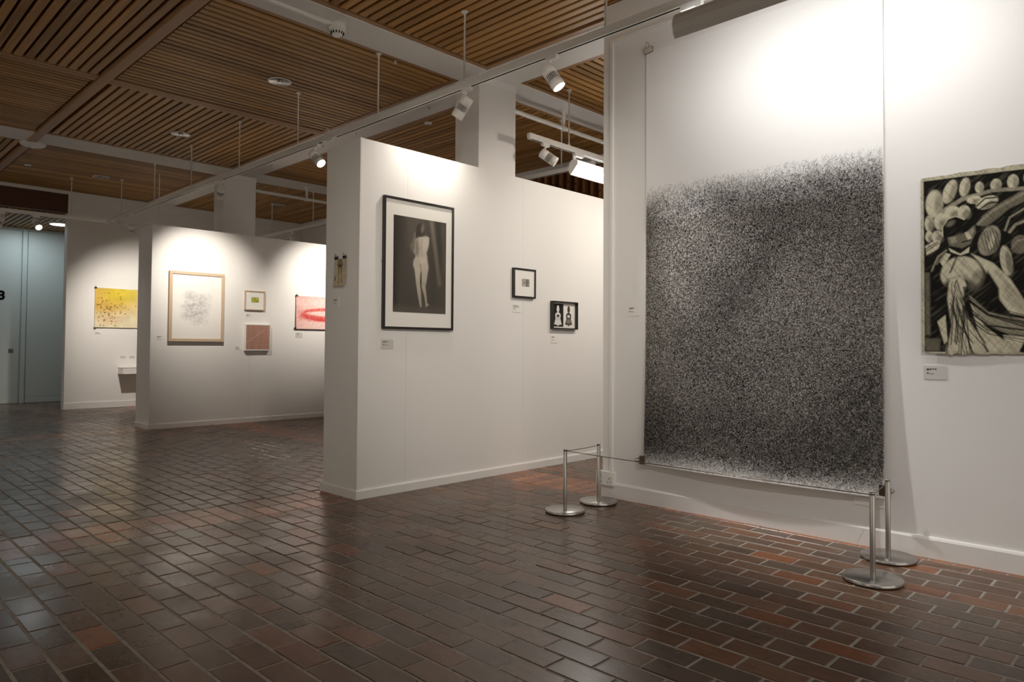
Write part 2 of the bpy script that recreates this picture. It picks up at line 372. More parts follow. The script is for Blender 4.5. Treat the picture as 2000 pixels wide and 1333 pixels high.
# tall doors in the back wall
d1 = MB().box((1.74, 14.165, .075), (2.675, 14.2, 2.90), .003).build('door_1', MTEAL, None, 'tall pale door leaf with the black figure 3 at the left edge', 'door', kind='structure')
MB().box((1.74, 14.155, .004), (2.675, 14.2, .073), .003).build('kick_rail', MTEAL, d1)
MB().box((2.535, 14.158, .85), (2.60, 14.165, .915), .002).build('push_plate', mat('grey_plate', (.16, .15, .14), .4), d1)
MB().box((2.36, 14.158, .895), (2.40, 14.165, .925), .002).build('lock_plate', MTXT, d1)
fc = bpy.data.curves.new('t', 'FONT'); fc.body = '3'; fc.size = .2; fc.extrude = .002; fc.offset = .008; fc.align_x = 'CENTER'
to = bpy.data.objects.new('t', fc); COL.objects.link(to); bpy.context.view_layer.update()
me = bpy.data.meshes.new_from_object(to.evaluated_get(bpy.context.evaluated_depsgraph_get())); bpy.data.objects.remove(to)
me.materials.clear(); me.materials.append(MINK); o = bpy.data.objects.new('door_number', me); COL.objects.link(o); o.parent = d1
o.location = (2.425, 14.162, 1.735); o.rotation_euler = (math.pi/2, 0, 0)
MB().box((2.70, 14.16, .0), (2.765, 14.2, 2.93), .003).build('trim_4', MTEAL, None, 'slim upright frame strip between the tall door leaf and panel', 'trim', kind='structure')
MB().box((1.6, 14.168, 2.915), (3.5, 14.2, 2.945)).build('trim_5', MTEAL, None, 'head strip over the tall doors', 'trim', kind='structure')
d2 = MB().box((2.78, 14.17, .105), (3.5, 14.2, 2.91), .003).build('door_2', MTEAL, None, 'tall pale blue panel beside the door, partly behind the end wall', 'door', kind='structure')
MB().box((2.78, 14.165, .004), (3.5, 14.2, .10), .003).build('kick_rail', MTEAL, d2)
# timber fin wall behind
fin = MB().box((6.72, 4.2, 0), (6.80, 6.6, 3.2)).build('wall_timber', MRED, None, 'dark timber wall of upright fins far behind the first partition', 'wall', kind='structure')
for i in range(14):
    y = 4.62+i*.122; ztop = 3.16
    f_ = MB().box((6.60, y, .05), (6.72, y+.045, ztop), .003).build('fin', MTZ, fin)
    hb = MB()
    for z in (2.62, 2.80, 2.98): hb.cyl((6.5985, y+.022, z+(i % 2)*.04), (6.603, y+.022, z+(i % 2)*.04), .011, 10)
    hb.build('peg_hole', MBK, f_)

# ------------------------------------------------------------------ freestanding partitions
def partition(x0, x1, y0, y1, h, seams, label):
    r = empty('display_partition', (x0, y0, 0), label, 'partition', 'white display partitions')
    MB().box((x0+.012, y0+.012, 0), (x1, y1-.012, h-.002)).build('core', MW, r)
    xs = [x0]+seams+[x1]
    for a, b in zip(xs[:-1], xs[1:]): MB().box((a+.0006, y0, .02), (b-.0006, y0+.012, h)).build('face_sheet', MW, r)
    for a, b in zip(xs[:-1], xs[1:]): MB().box((a+.0006, y1-.012, .02), (b-.0006, y1, h)).build('face_sheet', MW, r)
    MB().box((x0, y0+.012, .02), (x0+.012, y1-.012, h)).build('end_sheet', MW, r)
    MB().box((x0-.003, y0-.003, .06), (x0+.018, y0+.012, h+.001), .002).build('corner_bead', MW, r)
    MB().prism([(y0, 0), (y0-.015, 0), (y0-.015, .053), (y0-.010, .060), (y0, .062)], x0-.012, x1, 0).build('skirting_board', MS, r)
    MB().prism([(x0, 0), (x0-.015, 0), (x0-.015, .053), (x0-.010, .060), (x0, .062)], y0-.012, y1+.012, 1).build('skirting_board', MS, r)
    MB().box((x0, y1, 0), (x1, y1+.015, .06)).build('skirting_board', MS, r)
    return r
partition(XE, 6.2, Y1, 4.345, 2.373, [2.98, 4.154, 5.37], 'nearer white display partition hung with the black framed photograph')
partition(2.965, 6.3, Y2, 9.31, 2.43, [4.18, 5.40], 'farther white display partition hung with the pale wooden frame')

# ------------------------------------------------------------------ painting by numbers: grids of pigment
class Art:
    """u to the right, v downward, both 0..1 over the sheet; w,h in metres"""
    def __init__(s, w, h, nx, ny, col):
        s.w, s.h, s.nx, s.ny = w, h, nx, ny
        s.V, s.U = np.meshgrid(np.linspace(0, 1, ny), np.linspace(0, 1, nx), indexing='ij')
        s.c = np.ones((ny, nx, 3))*np.array(col); s.map = None
    def noise(s, fx, fy, seed, ang=0):
        u, v = s.U, s.V
        if ang: ca, sa = math.cos(ang), math.sin(ang); u, v = u*ca+v*sa+2, -u*sa+v*ca+2
        g = np.random.default_rng(seed).random((int(fy*5)+4, int(fx*5)+4)); X = u*fx; Y = v*fy
        xi = X.astype(int); yi = Y.astype(int); a = X-xi; b = Y-yi; a = a*a*(3-2*a); b = b*b*(3-2*b)
        xi %= g.shape[1]-1; yi %= g.shape[0]-1
        return (g[yi, xi]*(1-a)+g[yi, xi+1]*a)*(1-b)+(g[yi+1, xi]*(1-a)+g[yi+1, xi+1]*a)*b
    def put(s, m, col, k=1.0):
        m = np.clip(m, 0, 1)[..., None]*k; s.c = s.c*(1-m)+np.array(col)*m
    def mul(s, f): s.c = np.clip(s.c*f[..., None], 0, 1)
    def P(s, p): return s.map(p) if s.map else p
    def ell(s, cx, cy, rx, ry, rot=0, soft=.25):
        q = s.P((cx, cy)); qx = s.P((cx+rx, cy)); qy = s.P((cx, cy+ry)); ru = abs(qx[0]-q[0])*s.w; rv = abs(qy[1]-q[1])*s.h
        x, y = (s.U-q[0])*s.w, (s.V-q[1])*s.h; c, t = math.cos(rot), math.sin(rot)
        d = np.sqrt(((x*c+y*t)/ru)**2+((-x*t+y*c)/rv)**2); return np.clip((1-d)/soft+.5, 0, 1)
    def poly(s, pts, soft=.004):
        pts = [s.P(p) for p in pts]; x, y = s.U*s.w, s.V*s.h; ins = np.zeros_like(x, bool); dm = np.full_like(x, 9.)
        for (a, b), (c, d) in zip(pts, pts[1:]+pts[:1]):
            a, c = a*s.w, c*s.w; b, d = b*s.h, d*s.h
            cr = ((b > y) != (d > y)) & (x < (c-a)*(y-b)/((d-b) or 1e-9)+a); ins ^= cr
            t = np.clip(((x-a)*(c-a)+(y-b)*(d-b))/((c-a)**2+(d-b)**2+1e-12), 0, 1)
            dm = np.minimum(dm, np.hypot(x-a-t*(c-a), y-b-t*(d-b)))
        return np.clip(np.where(ins, dm, -dm)/soft+.5, 0, 1)
    def line(s, pts, wd):
        pts = [s.P(p) for p in pts]; x, y = s.U*s.w, s.V*s.h; dm = np.full_like(x, 9.)
        for (a, b), (c, d) in zip(pts, pts[1:]):
            a, c = a*s.w, c*s.w; b, d = b*s.h, d*s.h
            t = np.clip(((x-a)*(c-a)+(y-b)*(d-b))/((c-a)**2+(d-b)**2+1e-12), 0, 1)
            dm = np.minimum(dm, np.hypot(x-a-t*(c-a), y-b-t*(d-b)))
        return np.clip(1.5-dm/wd, 0, 1)
    def build(s, name, fr, u0, v1, n, parent, bow=None, edge=None, **kw):
        O, Uv, Vv, Nv = fr
        du = s.U*s.w; dv = s.V*s.h
        if edge is not None: du, dv = edge(du, dv)
        nn = n+(bow(s.U, s.V) if bow else 0*s.U)
        P_ = np.array(O)+(u0+du)[..., None]*np.array(Uv)+(v1-dv)[..., None]*np.array(Vv)+nn[..., None]*np.array(Nv)
        w = WL.get(parent, Vector((0, 0, 0))); P_ = P_.reshape(-1, 3)-np.array(w)
        i = np.arange(s.nx*s.ny).reshape(s.ny, s.nx); f = np.stack([i[:-1, :-1], i[1:, :-1], i[1:, 1:], i[:-1, 1:]], -1).reshape(-1, 4)
        me = bpy.data.meshes.new(name); me.vertices.add(len(P_)); me.vertices.foreach_set('co', P_.astype('f').ravel())
        me.loops.add(f.size); me.loops.foreach_set('vertex_index', f.astype('i').ravel()); me.polygons.add(len(f)); me.polygons.foreach_set('loop_start', np.arange(0, f.size, 4, dtype='i'))
        me.update(); me.validate()
        a = me.color_attributes.new('paint', 'FLOAT_COLOR', 'POINT'); a.data.foreach_set('color', np.concatenate([s.c.reshape(-1, 3), np.ones((len(P_), 1))], 1).astype('f').ravel())
        me.materials.append(MPAINT); o = bpy.data.objects.new(name, me); COL.objects.link(o)
        if parent: o.parent = parent
        WL[o] = Vector(w); return tag(o, **kw)

def label_card(fr, u0, v1, w, h, m, text, label, group='wall labels'):
    O, U, V, N = fr; r = empty('wall_label', O+U*(u0+w/2)+V*(v1-h), label, 'label', group)
    MB(fr).box((u0, v1-h, .0005), (u0+w, v1, .003)).build('card', m, r)
    t = MB(fr)
    for fu, fv, fl_, th in text:
        # words as short dashes of differing length
        x = u0+fu*w; e = x+fl_*w; rr = random.Random(int(fv*1000))
        while x < e-.002:
            q = min(e, x+rr.uniform(.006, .014)); t.box((x, v1-fv*h-th, .003), (q, v1-fv*h, .0034)); x = q+.0022
    t.build('printed_text', MTXT, r); return r
TX1 = [(.12, .20, .45, .0045), (.12, .29, .30, .003), (.12, .50, .14, .003), (.12, .58, .42, .0025)]

def framed(name, fr, u0, u1, v0, v1, dep, bw, fm, label, group=None, mount=MMAT, glass=True, box=False, inner=.010):
    O, U, V, N = fr; r = empty(name, O+U*((u0+u1)/2)+V*v0, label, 'picture', group)
    f = MB(fr)
    for a, b, c, d in ((u0, u1, v1-bw, v1), (u0, u1, v0, v0+bw), (u0, u0+bw, v0+bw, v1-bw), (u1-bw, u1, v0+bw, v1-bw)):
        f.box((a, c, .001), (b, d, dep), .0015)
    f.build('frame', fm, r)
    mb = dep-inner if not box else .006
    MB(fr).box((u0+bw*.6, v0+bw*.6, .001), (u1-bw*.6, v1-bw*.6, mb)).build('mount_board', mount, r)
    if glass: MB(fr).add([(u0+bw*.8, v0+bw*.8, dep-.004), (u1-bw*.8, v0+bw*.8, dep-.004), (u1-bw*.8, v1-bw*.8, dep-.004), (u0+bw*.8, v1-bw*.8, dep-.004)], [(0, 1, 2, 3)]).build('glazing', MGLASS, r)
    return r, mb

# ---- framed figure photograph on the nearer partition
fr_, mb = framed('framed_photograph', FA, 2.768, 3.388, 1.116, 2.019, .026, .016, MDK, 'large black framed photograph of a standing figure seen from behind', inner=.010)
a = Art(.467, .664, 150, 214, (.05, .045, .038))
def m_(p):
    u = (p[0]-155)/412; t = 205+60*u; return (u, (p[1]-t)/(762-45*u))
a.map = m_
a.mul(.6+1.0*a.noise(7, 1.3, 3)); a.put(np.exp(-((a.U-.46)/.30)**2)*.55*np.clip(1.2-a.V, 0, 1), (.17, .15, .125))
a.put(a.poly([(430, 250), (462, 250), (505, 600), (530, 760), (505, 760), (478, 560)], .03), (.30, .27, .22), .55)
a.put(a.poly([(570, 260), (520, 260), (545, 640), (570, 700)], .03), (.16, .14, .115), .5)
a.put(np.clip((a.V-.90)*14, 0, 1), (.13, .115, .095), .7); a.put(np.clip((a.U-.55)*2, 0, 1)*np.clip((a.V-.3)*3, 0, 1), (.11, .10, .082), .6)
SK = (.52, .465, .39)
a.put(a.poly([(313, 335), (328, 345), (322, 400), (306, 445), (300, 510), (285, 470), (276, 440), (292, 420)], .010), (.20, .175, .14), .9)
a.put(a.poly([(318, 398), (345, 380), (415, 372), (429, 386), (424, 440), (408, 505), (414, 540), (325, 545), (320, 515), (308, 500), (312, 440)], .012), SK)
a.put(a.poly([(325, 530), (410, 525), (424, 610), (421, 648), (374, 655), (320, 645), (303, 600), (308, 560)], .012), SK)
a.put(a.poly([(316, 640), (363, 645), (357, 720), (364, 790), (373, 925), (362, 930), (345, 850), (331, 760)], .009), (.50, .447, .375))
a.put(a.poly([(368, 645), (421, 640), (411, 720), (401, 765), (412, 860), (416, 900), (432, 908), (406, 930), (396, 850), (372, 770)], .009), (.47, .42, .35))
a.put(a.poly([(316, 400), (338, 392), (352, 470), (345, 530), (318, 520), (312, 470)], .03), (.21, .185, .15), .85)
a.put(a.ell(395, 430, 26, 50, .1, .9), (.60, .55, .47), .75); a.put(a.ell(378, 560, 22, 26, 0, .9), (.60, .55, .47), .7); a.put(a.ell(335, 585, 20, 30, 0, .9), (.48, .43, .36), .6)
m_v = a.V; a.put(a.line([(372, 400), (369, 470), (374, 530)], .004), (.24, .21, .17), .5); a.put(a.line([(360, 590), (364, 645)], .003), (.12, .10, .08), .8)
a.put(np.clip((m_v-.62)*2.2, 0, 1)*a.poly([(316, 640), (421, 640), (435, 940), (330, 940)], .01)*(a.c.mean(-1) > .15), (.20, .175, .14), .75); a.put(a.poly([(364, 650), (370, 650), (372, 770), (364, 790), (358, 720)], .006), (.06, .05, .04), .7)
a.put(a.ell(340, 745, 14, 12, 0, .9), (.36, .32, .26), .5); a.put(a.ell(388, 745, 14, 12, 0, .9), (.34, .30, .25), .5)
a.put(a.ell(358, 322, 34, 52, .08, .3), (.07, .058, .045)); a.put(a.ell(375, 312, 12, 34, .2, 1), (.26, .22, .17), .7); a.put(a.poly([(322, 350), (336, 320), (340, 380), (326, 385)], .01), (.06, .05, .04), .9)
a.build('print', FA, 2.851, 1.897, mb+.0015, fr_)
label_card(FA, 2.769, 1.045, .10, .066, MGREY, TX1, 'grey label card below the large black framed photograph')
MB(FA).lathe((2.765, 1.575, .0), (0, 0, 1), [(.004, 0), (.006, .004), (.006, .012), (.002, .016)], 10).build('mirror_plate_screw', MCHROME, fr_)

# ---- small black frame
fr_, mb = framed('framed_print', FA, 4.022, 4.282, 1.396, 1.634, .028, .013, MDK, 'small black framed print with tiny grey image on wide ivory mount', 'small black frames')
a = Art(.088, .062, 30, 22, (.36, .34, .31)); n = a.noise(9, 8, 5); a.mul(.55+.9*n); a.put((a.U > .5)*(a.U < .8)*1.0, (.12, .11, .10), .6); a.mul(.7+.6*a.noise(20, 16, 6))
a.build('print', FA, 4.122, 1.551, mb+.001, fr_)
label_card(FA, 4.027, 1.347, .098, .069, MCARD, [(.12, .2, .5, .004), (.12, .3, .68, .003), (.12, .4, .66, .003), (.12, .5, .32, .003), (.12, .7, .3, .003)], 'white label below the small frame with the tiny grey image')
# ---- black box frame with two silhouettes
fr_, mb = framed('framed_silhouettes', FA, 4.490, 4.824, 1.153, 1.391, .036, .010, MDK, 'small black box frame holding one white and one black silhouette figure', 'small black frames', box=True)
a = Art(.29, .196, 116, 78, (.78, .76, .71))
a.put((a.U < .49)*1.0, (.022, .021, .022))
def doll(u, c, c2):
    a.put(a.ell(u, .24, .062, .13, 0, .2), c); a.put(a.ell(u, .12, .045, .05, 0, .3), c); a.put(a.ell(u, .40, .035, .07, 0, .3), c)
    a.put(a.poly([(u-.03, .38), (u+.03, .38), (u+.10, .42), (u+.125, .50), (u+.115, .60), (u+.08, .62), (u+.07, .52), (u-.07, .52), (u-.08, .62), (u-.115, .60), (u-.125, .50), (u-.10, .42)], .006), c)
    a.put(a.poly([(u-.085, .52), (u+.085, .52), (u+.12, .70), (u+.17, .90), (u+.06, .92), (u, .97), (u-.06, .92), (u-.17, .90), (u-.12, .70)], .008), c); a.put(a.ell(u, .53, .065, .06, 0, .4), c2)
doll(.245, (.72, .70, .65), (.05, .05, .05)); doll(.735, (.05, .045, .04), (.70, .68, .63))
a.put(a.ell(.735, .75, .11, .10, 0, .9), (.30, .25, .20), .8); a.put(a.ell(.245, .66, .09, .06, 0, .9), (.45, .43, .40), .6)
a.build('print', FA, 4.512, 1.370, mb+.002, fr_)
label_card(FA, 4.497, 1.10, .088, .066, MCARD, [(.12, .18, .38, .004), (.12, .28, .38, .003), (.12, .6, .4, .003)], 'white label below the box frame with two silhouettes')

# ---- legs study on the partition end
def bulldog(fr, u, v, n, ang, m, label, s=1.0, group='bulldog clips'):
    """a spring clip: jaw, hinge roll, two looped handles; ang rotates in the wall plane"""
    O, U, V, N = fr; c, t = math.cos(ang), math.sin(ang)
    fr2 = (O+U*u+V*v+N*n, U*c+V*t, -U*t+V*c, N)
    r = empty('bulldog_clip', fr2[0], label, 'clip', group)
    MB(fr2).prism([(0, .001), (.026*s, .010*s), (.030*s, .007*s), (.030*s, -.007*s), (.026*s, -.010*s), (0, -.001)], -.022*s, .022*s, 0).build('jaw', m, r)
    MB(fr2).cyl((-.0225*s, .003*s, 0), (.0225*s, .003*s, 0), .0032*s, 10).build('lip_roll', m, r)
    for sg in (-1, 1):
        h = MB(fr2); pts = [(-.008*s, .026*s, sg*.008*s), (-.008*s, .040*s, sg*.011*s), (-.006*s, .050*s, sg*.013*s), (0, .054*s, sg*.014*s), (.006*s, .050*s, sg*.013*s), (.008*s, .040*s, sg*.011*s), (.008*s, .026*s, sg*.008*s)]
        h.tube(pts, .0017*s, 6); h.build('handle', m, r)
    return r
r = empty('legs_drawing', (XE, 4.14, 1.404), 'small buff drawing of standing legs clipped to the partition end', 'drawing')
a = Art(.138, .184, 46, 62, (.58, .50, .34)); INK = (.05, .042, .032)
a.put(a.poly([(.28, .0), (.62, .0), (.70, .18), (.66, .26), (.30, .28), (.24, .2)], .006), (.22, .185, .13), .85)
a.put(a.poly([(.24, .2), (.46, .24), (.45, .45), (.42, .70), (.46, .90), (.36, .92), (.38, .7), (.32, .45)], .006), INK, .62)
a.put(a.poly([(.5, .24), (.72, .18), (.70, .42), (.66, .66), (.74, .88), (.64, .90), (.62, .66), (.54, .42)], .006), INK, .62)
a.put(a.poly([(.40, .22), (.58, .22), (.52, .34), (.46, .34)], .005), INK, .9); a.put(a.line([(.32, .3), (.40, .62), (.40, .88)], .003), (.30, .25, .17), .7); a.put(a.line([(.66, .28), (.63, .6), (.68, .86)], .003), (.30, .25, .17), .7)
a.put(a.ell(.08, .72, .05, .09, 0, .4), INK, .8); a.mul(.8+.4*a.noise(20, 26, 9)); a.put(np.clip((a.U-.94)*30, 0, 1)*np.clip(1-a.V*1.0, 0, 1), INK, .6)
a.build('sheet', FE, -4.211, 1.588, .010, r, bow=lambda u, v: .006*v*v)
for yy in (4.195, 4.095): bulldog(FE, -yy, 1.582, .008, 0, MDK, 'small black clip holding the top of the legs drawing, ' + ('farther from' if yy > 4.15 else 'nearer to')+' the partition corner', .75, 'black clips on the legs drawing')
label_card(FE, -4.248, 1.332, .085, .070, MW, [(.2, .25, .5, .005), (.2, .38, .4, .003), (.2, .62, .35, .003)], 'small label under the legs drawing on the partition end')

# ---- farther partition
fr_, mb = framed('framed_drawing', FB, 3.157, 3.822, 1.039, 1.893, .038, .036, MASH, 'large pale wooden frame with a faint pencil face', inner=.012)
a = Art(.585, .775, 118, 156, (.82, .805, .765)); n = a.noise(34, 44, 11); n2 = a.noise(12, 5, 12); n3 = a.noise(60, 40, 13, .7)
face = np.clip(a.ell(.45, .50, .20, .27, -.12, .6), 0, 1); mm = np.zeros_like(a.U)
for cx, cy, rx, ry, k in ((.36, .33, .10, .07, .55), (.56, .36, .14, .06, .6), (.40, .48, .16, .035, .75), (.42, .53, .15, .03, .6), (.44, .62, .17, .07, .8), (.58, .50, .09, .14, .6), (.66, .42, .06, .10, .35), (.52, .70, .10, .07, .5), (.62, .73, .05, .05, .35), (.33, .45, .035, .12, .5)):
    mm = np.maximum(mm, a.ell(.47+(cx-.47)*1.3, cy, rx*1.35, ry*1.1, -.15, .9)*k)
a.put(np.clip(mm+face*.18, 0, 1)*np.clip(.15+n*.9+n3*.5-.2, 0, 1), (.33, .32, .33), .78)
a.build('print', FB, 3.197, 1.854, mb+.001, fr_)
label_card(FB, 3.034, 1.106, .06, .045, MW, [(.1, .15, .75, .007), (.1, .55, .4, .005)], 'small label left of the large pale wooden frame')
fr_, mb = framed('framed_picture', FB, 4.095, 4.371, 1.456, 1.711, .026, .014, MASH, 'small pale wooden square frame with a tiny yellow green picture')
a = Art(.10, .068, 26, 18, (.45, .44, .08)); a.mul(.5+.9*a.noise(8, 6, 21)); a.put(np.clip(a.noise(10, 5, 22)*2-1, 0, 1), (.12, .20, .03), .7); a.put(np.clip((a.U-.8)*4, 0, 1), (.30, .16, .07), .5)
a.build('print', FB, 4.186, 1.626, mb+.001, fr_)
label_card(FB, 4.121, 1.408, .07, .035, MW, [(.05, .2, .8, .006), (.05, .6, .5, .005)], 'small label under the tiny yellow green picture')
fr_, mb = framed('framed_artwork', FB, 4.098, 4.445, .928, 1.272, .045, .014, MPL, 'white box frame with a plain pink brown woven panel', glass=False, inner=.004)
a = Art(.318, .315, 96, 96, (.45, .255, .195)); a.mul(.86+.28*a.noise(60, 3, 31)); a.mul(.92+.16*a.noise(5, 60, 32)); a.put(a.line([(0, .72), (.75, .20)], .0028), (.72, .55, .47), .55)
a.build('print', FB, 4.1125, 1.2575, mb+.0012, fr_)
label_card(FB, 3.985, .983, .07, .04, MW, [(.05, .2, .7, .006), (.05, .6, .8, .005)], 'small label left of the pink brown panel')
r = empty('red_drawing', (5.3, Y2, 1.227), 'red and pink drawing of a ring form, edge hidden behind the nearer partition', 'drawing')
a = Art(.94, .453, 150, 74, (.72, .40, .36)); a.mul(.8+.4*a.noise(40, 20, 41)); a.put(a.ell(.5, .22, .42, .20, 0, 1), (.80, .62, .58), .8); a.put(a.ell(.5, .95, .5, .25, 0, 1), (.80, .60, .56), .7)
ring = a.ell(.53, .55, .46, .21, 0, .15)-a.ell(.53, .52, .34, .085, 0, .3); tex = .45+.9*a.noise(110, 60, 42)
a.put(np.clip(ring, 0, 1)*tex, (.62, .07, .06), .95); a.put(a.ell(.53, .515, .33, .07, 0, .5), (.80, .62, .58), .8); a.put(np.clip(a.ell(.53, .64, .46, .14, 0, .4)-a.ell(.53, .54, .42, .13, 0, .3), 0, 1)*tex, (.55, .05, .05), .8)
a.mul(.88+.26*a.noise(90, 44, 43)); a.build('sheet', FB, 4.824, 1.681, .012, r, bow=lambda u, v: .014*v*v)
for v, an in ((1.690, 0), (1.235, math.pi/2)): bulldog(FB, 4.835 if v > 1.5 else 4.835, v-.02 if v > 1.5 else v, .012, an, MDK, 'black clip at the '+('upper' if v > 1.5 else 'lower')+' left corner of the red drawing', .7, 'black clips on the red drawing')
label_card(FB, 4.832, 1.178, .10, .07, MGREY, TX1, 'grey label under the red drawing')

# ---- end wall: yellow drawing, labels, shelf
r = empty('yellow_drawing', (3.7, YF, 1.26), 'yellow stained drawing scattered with dark specks on the end wall', 'drawing')
a = Art(.94, .62, 150, 100, (.74, .62, .36)); a.put(a.ell(.12, .25, .45, .55, .2, 1), (.62, .38, .06), .85); a.put(a.ell(.42, .12, .30, .25, 0, 1), (.66, .52, .05), .85); a.put(a.ell(.35, .9, .6, .25, 0, 1), (.80, .72, .52), .7); a.put(a.ell(.22, .80, .16, .12, 0, 1), (.66, .40, .22), .5)
rs = random.Random(5)
for q in range(150):
    u = abs(rs.gauss(.20, .17)); v = min(.95, max(.12, rs.gauss(.58, .22)))
    if u < .02 or u > .95: u = rs.random()*.9
    sz = rs.uniform(.006, .017); a.put(a.ell(u, v, sz*.8, sz*.9, rs.random()*3, .5), (.10, .075, .03), rs.uniform(.5, .95))
a.mul(.9+.2*a.noise(12, 8, 51)); a.build('sheet', FF, 3.303, 1.884, .012, r, bow=lambda u, v: .012*v*v)
for v in (1.885, 1.262): bulldog(FF, 3.312, v-.015 if v > 1.5 else v+.01, .012, 0 if v > 1.5 else math.pi, MDK, 'dark clip at the '+('upper' if v > 1.5 else 'lower')+' left corner of the yellow drawing', .8, 'dark clips on the yellow drawing')
label_card(FF, 3.314, 1.189, .09, .035, MW, [(.05, .15, .6, .008), (.05, .6, .9, .006)], 'small label under the yellow drawing')
for u, q in ((3.682, 'left'), (3.814, 'right')): label_card(FF, u, .815, .093, .05, MW, [(.05, .15, .8, .008), (.05, .6, .9, .006)], f'small label above the white wall shelf, {q} of the pair')
s_ = empty('wall_shelf', (3.9, YF, .52), 'small white box shelf on the end wall', 'shelf')
MB().box((3.655, YF-.24, .53), (4.35, YF, .628), .003).build('box', MPL, s_); MB().box((3.65, YF-.245, .628), (4.355, YF, .637), .002).build('top', MPL, s_)

# ------------------------------------------------------------------ right wall: the very large hairy drawing
def off(y, z):  # how far the hanging sheet stands off the wall
    t = np.clip((2.911-z)/2.65, 0, 1); e = np.clip((1.30-y)/.2, 0, 1)
    return .008+(.030+.030*np.sin(np.pi*np.clip((y-1.125)/1.416, 0, 1)))*t**4+.010*e*e*t
r = empty('large_drawing', (XW, 1.83, .255), 'very large unframed sheet densely covered in black hair-like strokes', 'drawing')
y0, y1, z0, z1 = 1.125, 2.541, .258, 2.911; ny, nz = 40, 90
vs, fs = [], []
for layer in (0, 1):
    for j in range(nz):
        for i in range(ny):
            y = y1-(y1-y0)*i/(ny-1); z = z1-(z1-z0)*j/(nz-1); vs.append((XW-float(off(y, z))+layer*.0006, y, z))
for L_ in (0, 1):
    for j in range(nz-1):
        for i in range(ny-1):
            q = L_*ny*nz+j*ny+i; fs.append((q, q+ny, q+ny+1, q+1) if not L_ else (q, q+1, q+ny+1, q+ny))
MINKP = mat('inked_paper', (.84, .82, .79), .8, spec=.1)
nt = MINKP.node_tree; L = nt.links.new; b_ = nt.nodes['Principled BSDF']
g_ = nt.nodes.new('ShaderNodeNewGeometry'); sx_ = nt.nodes.new('ShaderNodeSeparateXYZ'); L(g_.outputs['Position'], sx_.inputs[0])
n_ = nt.nodes.new('ShaderNodeTexNoise'); n_.inputs['Scale'].default_value = 170; n_.inputs['Detail'].default_value = 3; L(g_.outputs['Position'], n_.inputs['Vector'])
k_ = nt.nodes.new('ShaderNodeMapRange'); k_.inputs['From Min'].default_value = .25; k_.inputs['From Max'].default_value = .62; k_.inputs['To Min'].default_value = .45; L(n_.outputs['Fac'], k_.inputs['Value'])
t_ = nt.nodes.new('ShaderNodeMapRange'); t_.inputs['From Min'].default_value = 1.98; t_.inputs['From Max'].default_value = 1.78; L(sx_.outputs['Z'], t_.inputs['Value'])
l_ = nt.nodes.new('ShaderNodeMapRange'); l_.inputs['From Min'].default_value = .27; l_.inputs['From Max'].default_value = .39; l_.inputs['To Min'].default_value = .18; L(sx_.outputs['Z'], l_.inputs['Value'])
m1_ = nt.nodes.new('ShaderNodeMath'); m1_.operation = 'MULTIPLY'; L(k_.outputs[0], m1_.inputs[0]); L(t_.outputs[0], m1_.inputs[1])
m2_ = nt.nodes.new('ShaderNodeMath'); m2_.operation = 'MULTIPLY'; L(m1_.outputs[0], m2_.inputs[0]); L(l_.outputs[0], m2_.inputs[1])
x_ = nt.nodes.new('ShaderNodeMix'); x_.data_type = 'RGBA'; x_.inputs['A'].default_value = (.84, .83, .81, 1); x_.inputs['B'].default_value = (.21, .185, .155, 1)
L(m2_.outputs[0], x_.inputs['Factor']); L(x_.outputs['Result'], b_.inputs['Base Color'])
MB().add(vs, fs, True).build('sheet', MINKP, r)
# strokes: each a short curved ribbon of ink lying on the sheet
NS = 270000
u = rng.random(NS); v = rng.random(NS)
ztop = 2.00
zz = z0+.004+(ztop+.05-z0)*v; yy = y0+.006+(y1-y0-.012)*u
def lump(y, z, s): 
    return (np.sin(y*7.1*s+1.3*np.sin(z*5.3*s))+np.sin(z*8.7*s+1.7*np.sin(y*6.1*s+2)))*.25+.5
dens = .62+.34*lump(yy, zz, 1)*lump(yy+3, zz, .6)*2
dens += .30*np.exp(-((zz-.52)/.17)**2)                         # heavy band low down
dens *= np.clip((zz-z0+.01)/.11, .12, 1)                       # open at the foot of the sheet
dens *= np.clip((ztop+.035-zz)/.17, 0, 1)**1.1
keep = rng.random(NS) < dens*.93; yy, zz = yy[keep], zz[keep]; n = len(yy)
ang = rng.random(n)*2*np.pi; top = np.clip((zz-(ztop-.16))/.16, 0, 1); ang = np.where(rng.random(n) < top, np.pi/2+rng.normal(0, .8, n), ang)
ln = rng.uniform(.008, .021, n)*(1+1.2*top); cur = rng.normal(0, 50, n); wdt = rng.uniform(.00025, .00052, n)*(1-.4*top)
pts = []
for t in (-.5, 0, .5):
    s = t*ln; th = ang+cur*s*.5; pts.append((yy+s*np.cos(th), zz+s*np.sin(th), ang+cur*s))
V_ = []
for q, (py, pz, th) in enumerate(pts):
    w = wdt*(1.0 if q == 1 else .45)
    for sg in (-1, 1):
        Y_ = np.clip(py-sg*w*np.sin(th), y0+.001, y1-.001); Z_ = np.clip(pz+sg*w*np.cos(th), z0+.001, z1); X_ = XW-off(Y_, Z_)-.0007
        V_.append(np.stack([X_, Y_, Z_], 1))
V_ = np.stack(V_, 1).reshape(-1, 3)-np.array(WL[r]); b = np.arange(n)[:, None]*6
F_ = np.concatenate([b+np.array([0, 1, 3, 2]), b+np.array([2, 3, 5, 4])], 0)
me = bpy.data.meshes.new('ink_strokes'); me.vertices.add(len(V_)); me.vertices.foreach_set('co', V_.astype('f').ravel()); me.loops.add(F_.size); me.loops.foreach_set('vertex_index', F_.astype('i').ravel())
me.polygons.add(len(F_)); me.polygons.foreach_set('loop_start', np.arange(0, F_.size, 4, dtype='i')); me.update(); me.materials.append(MINK)
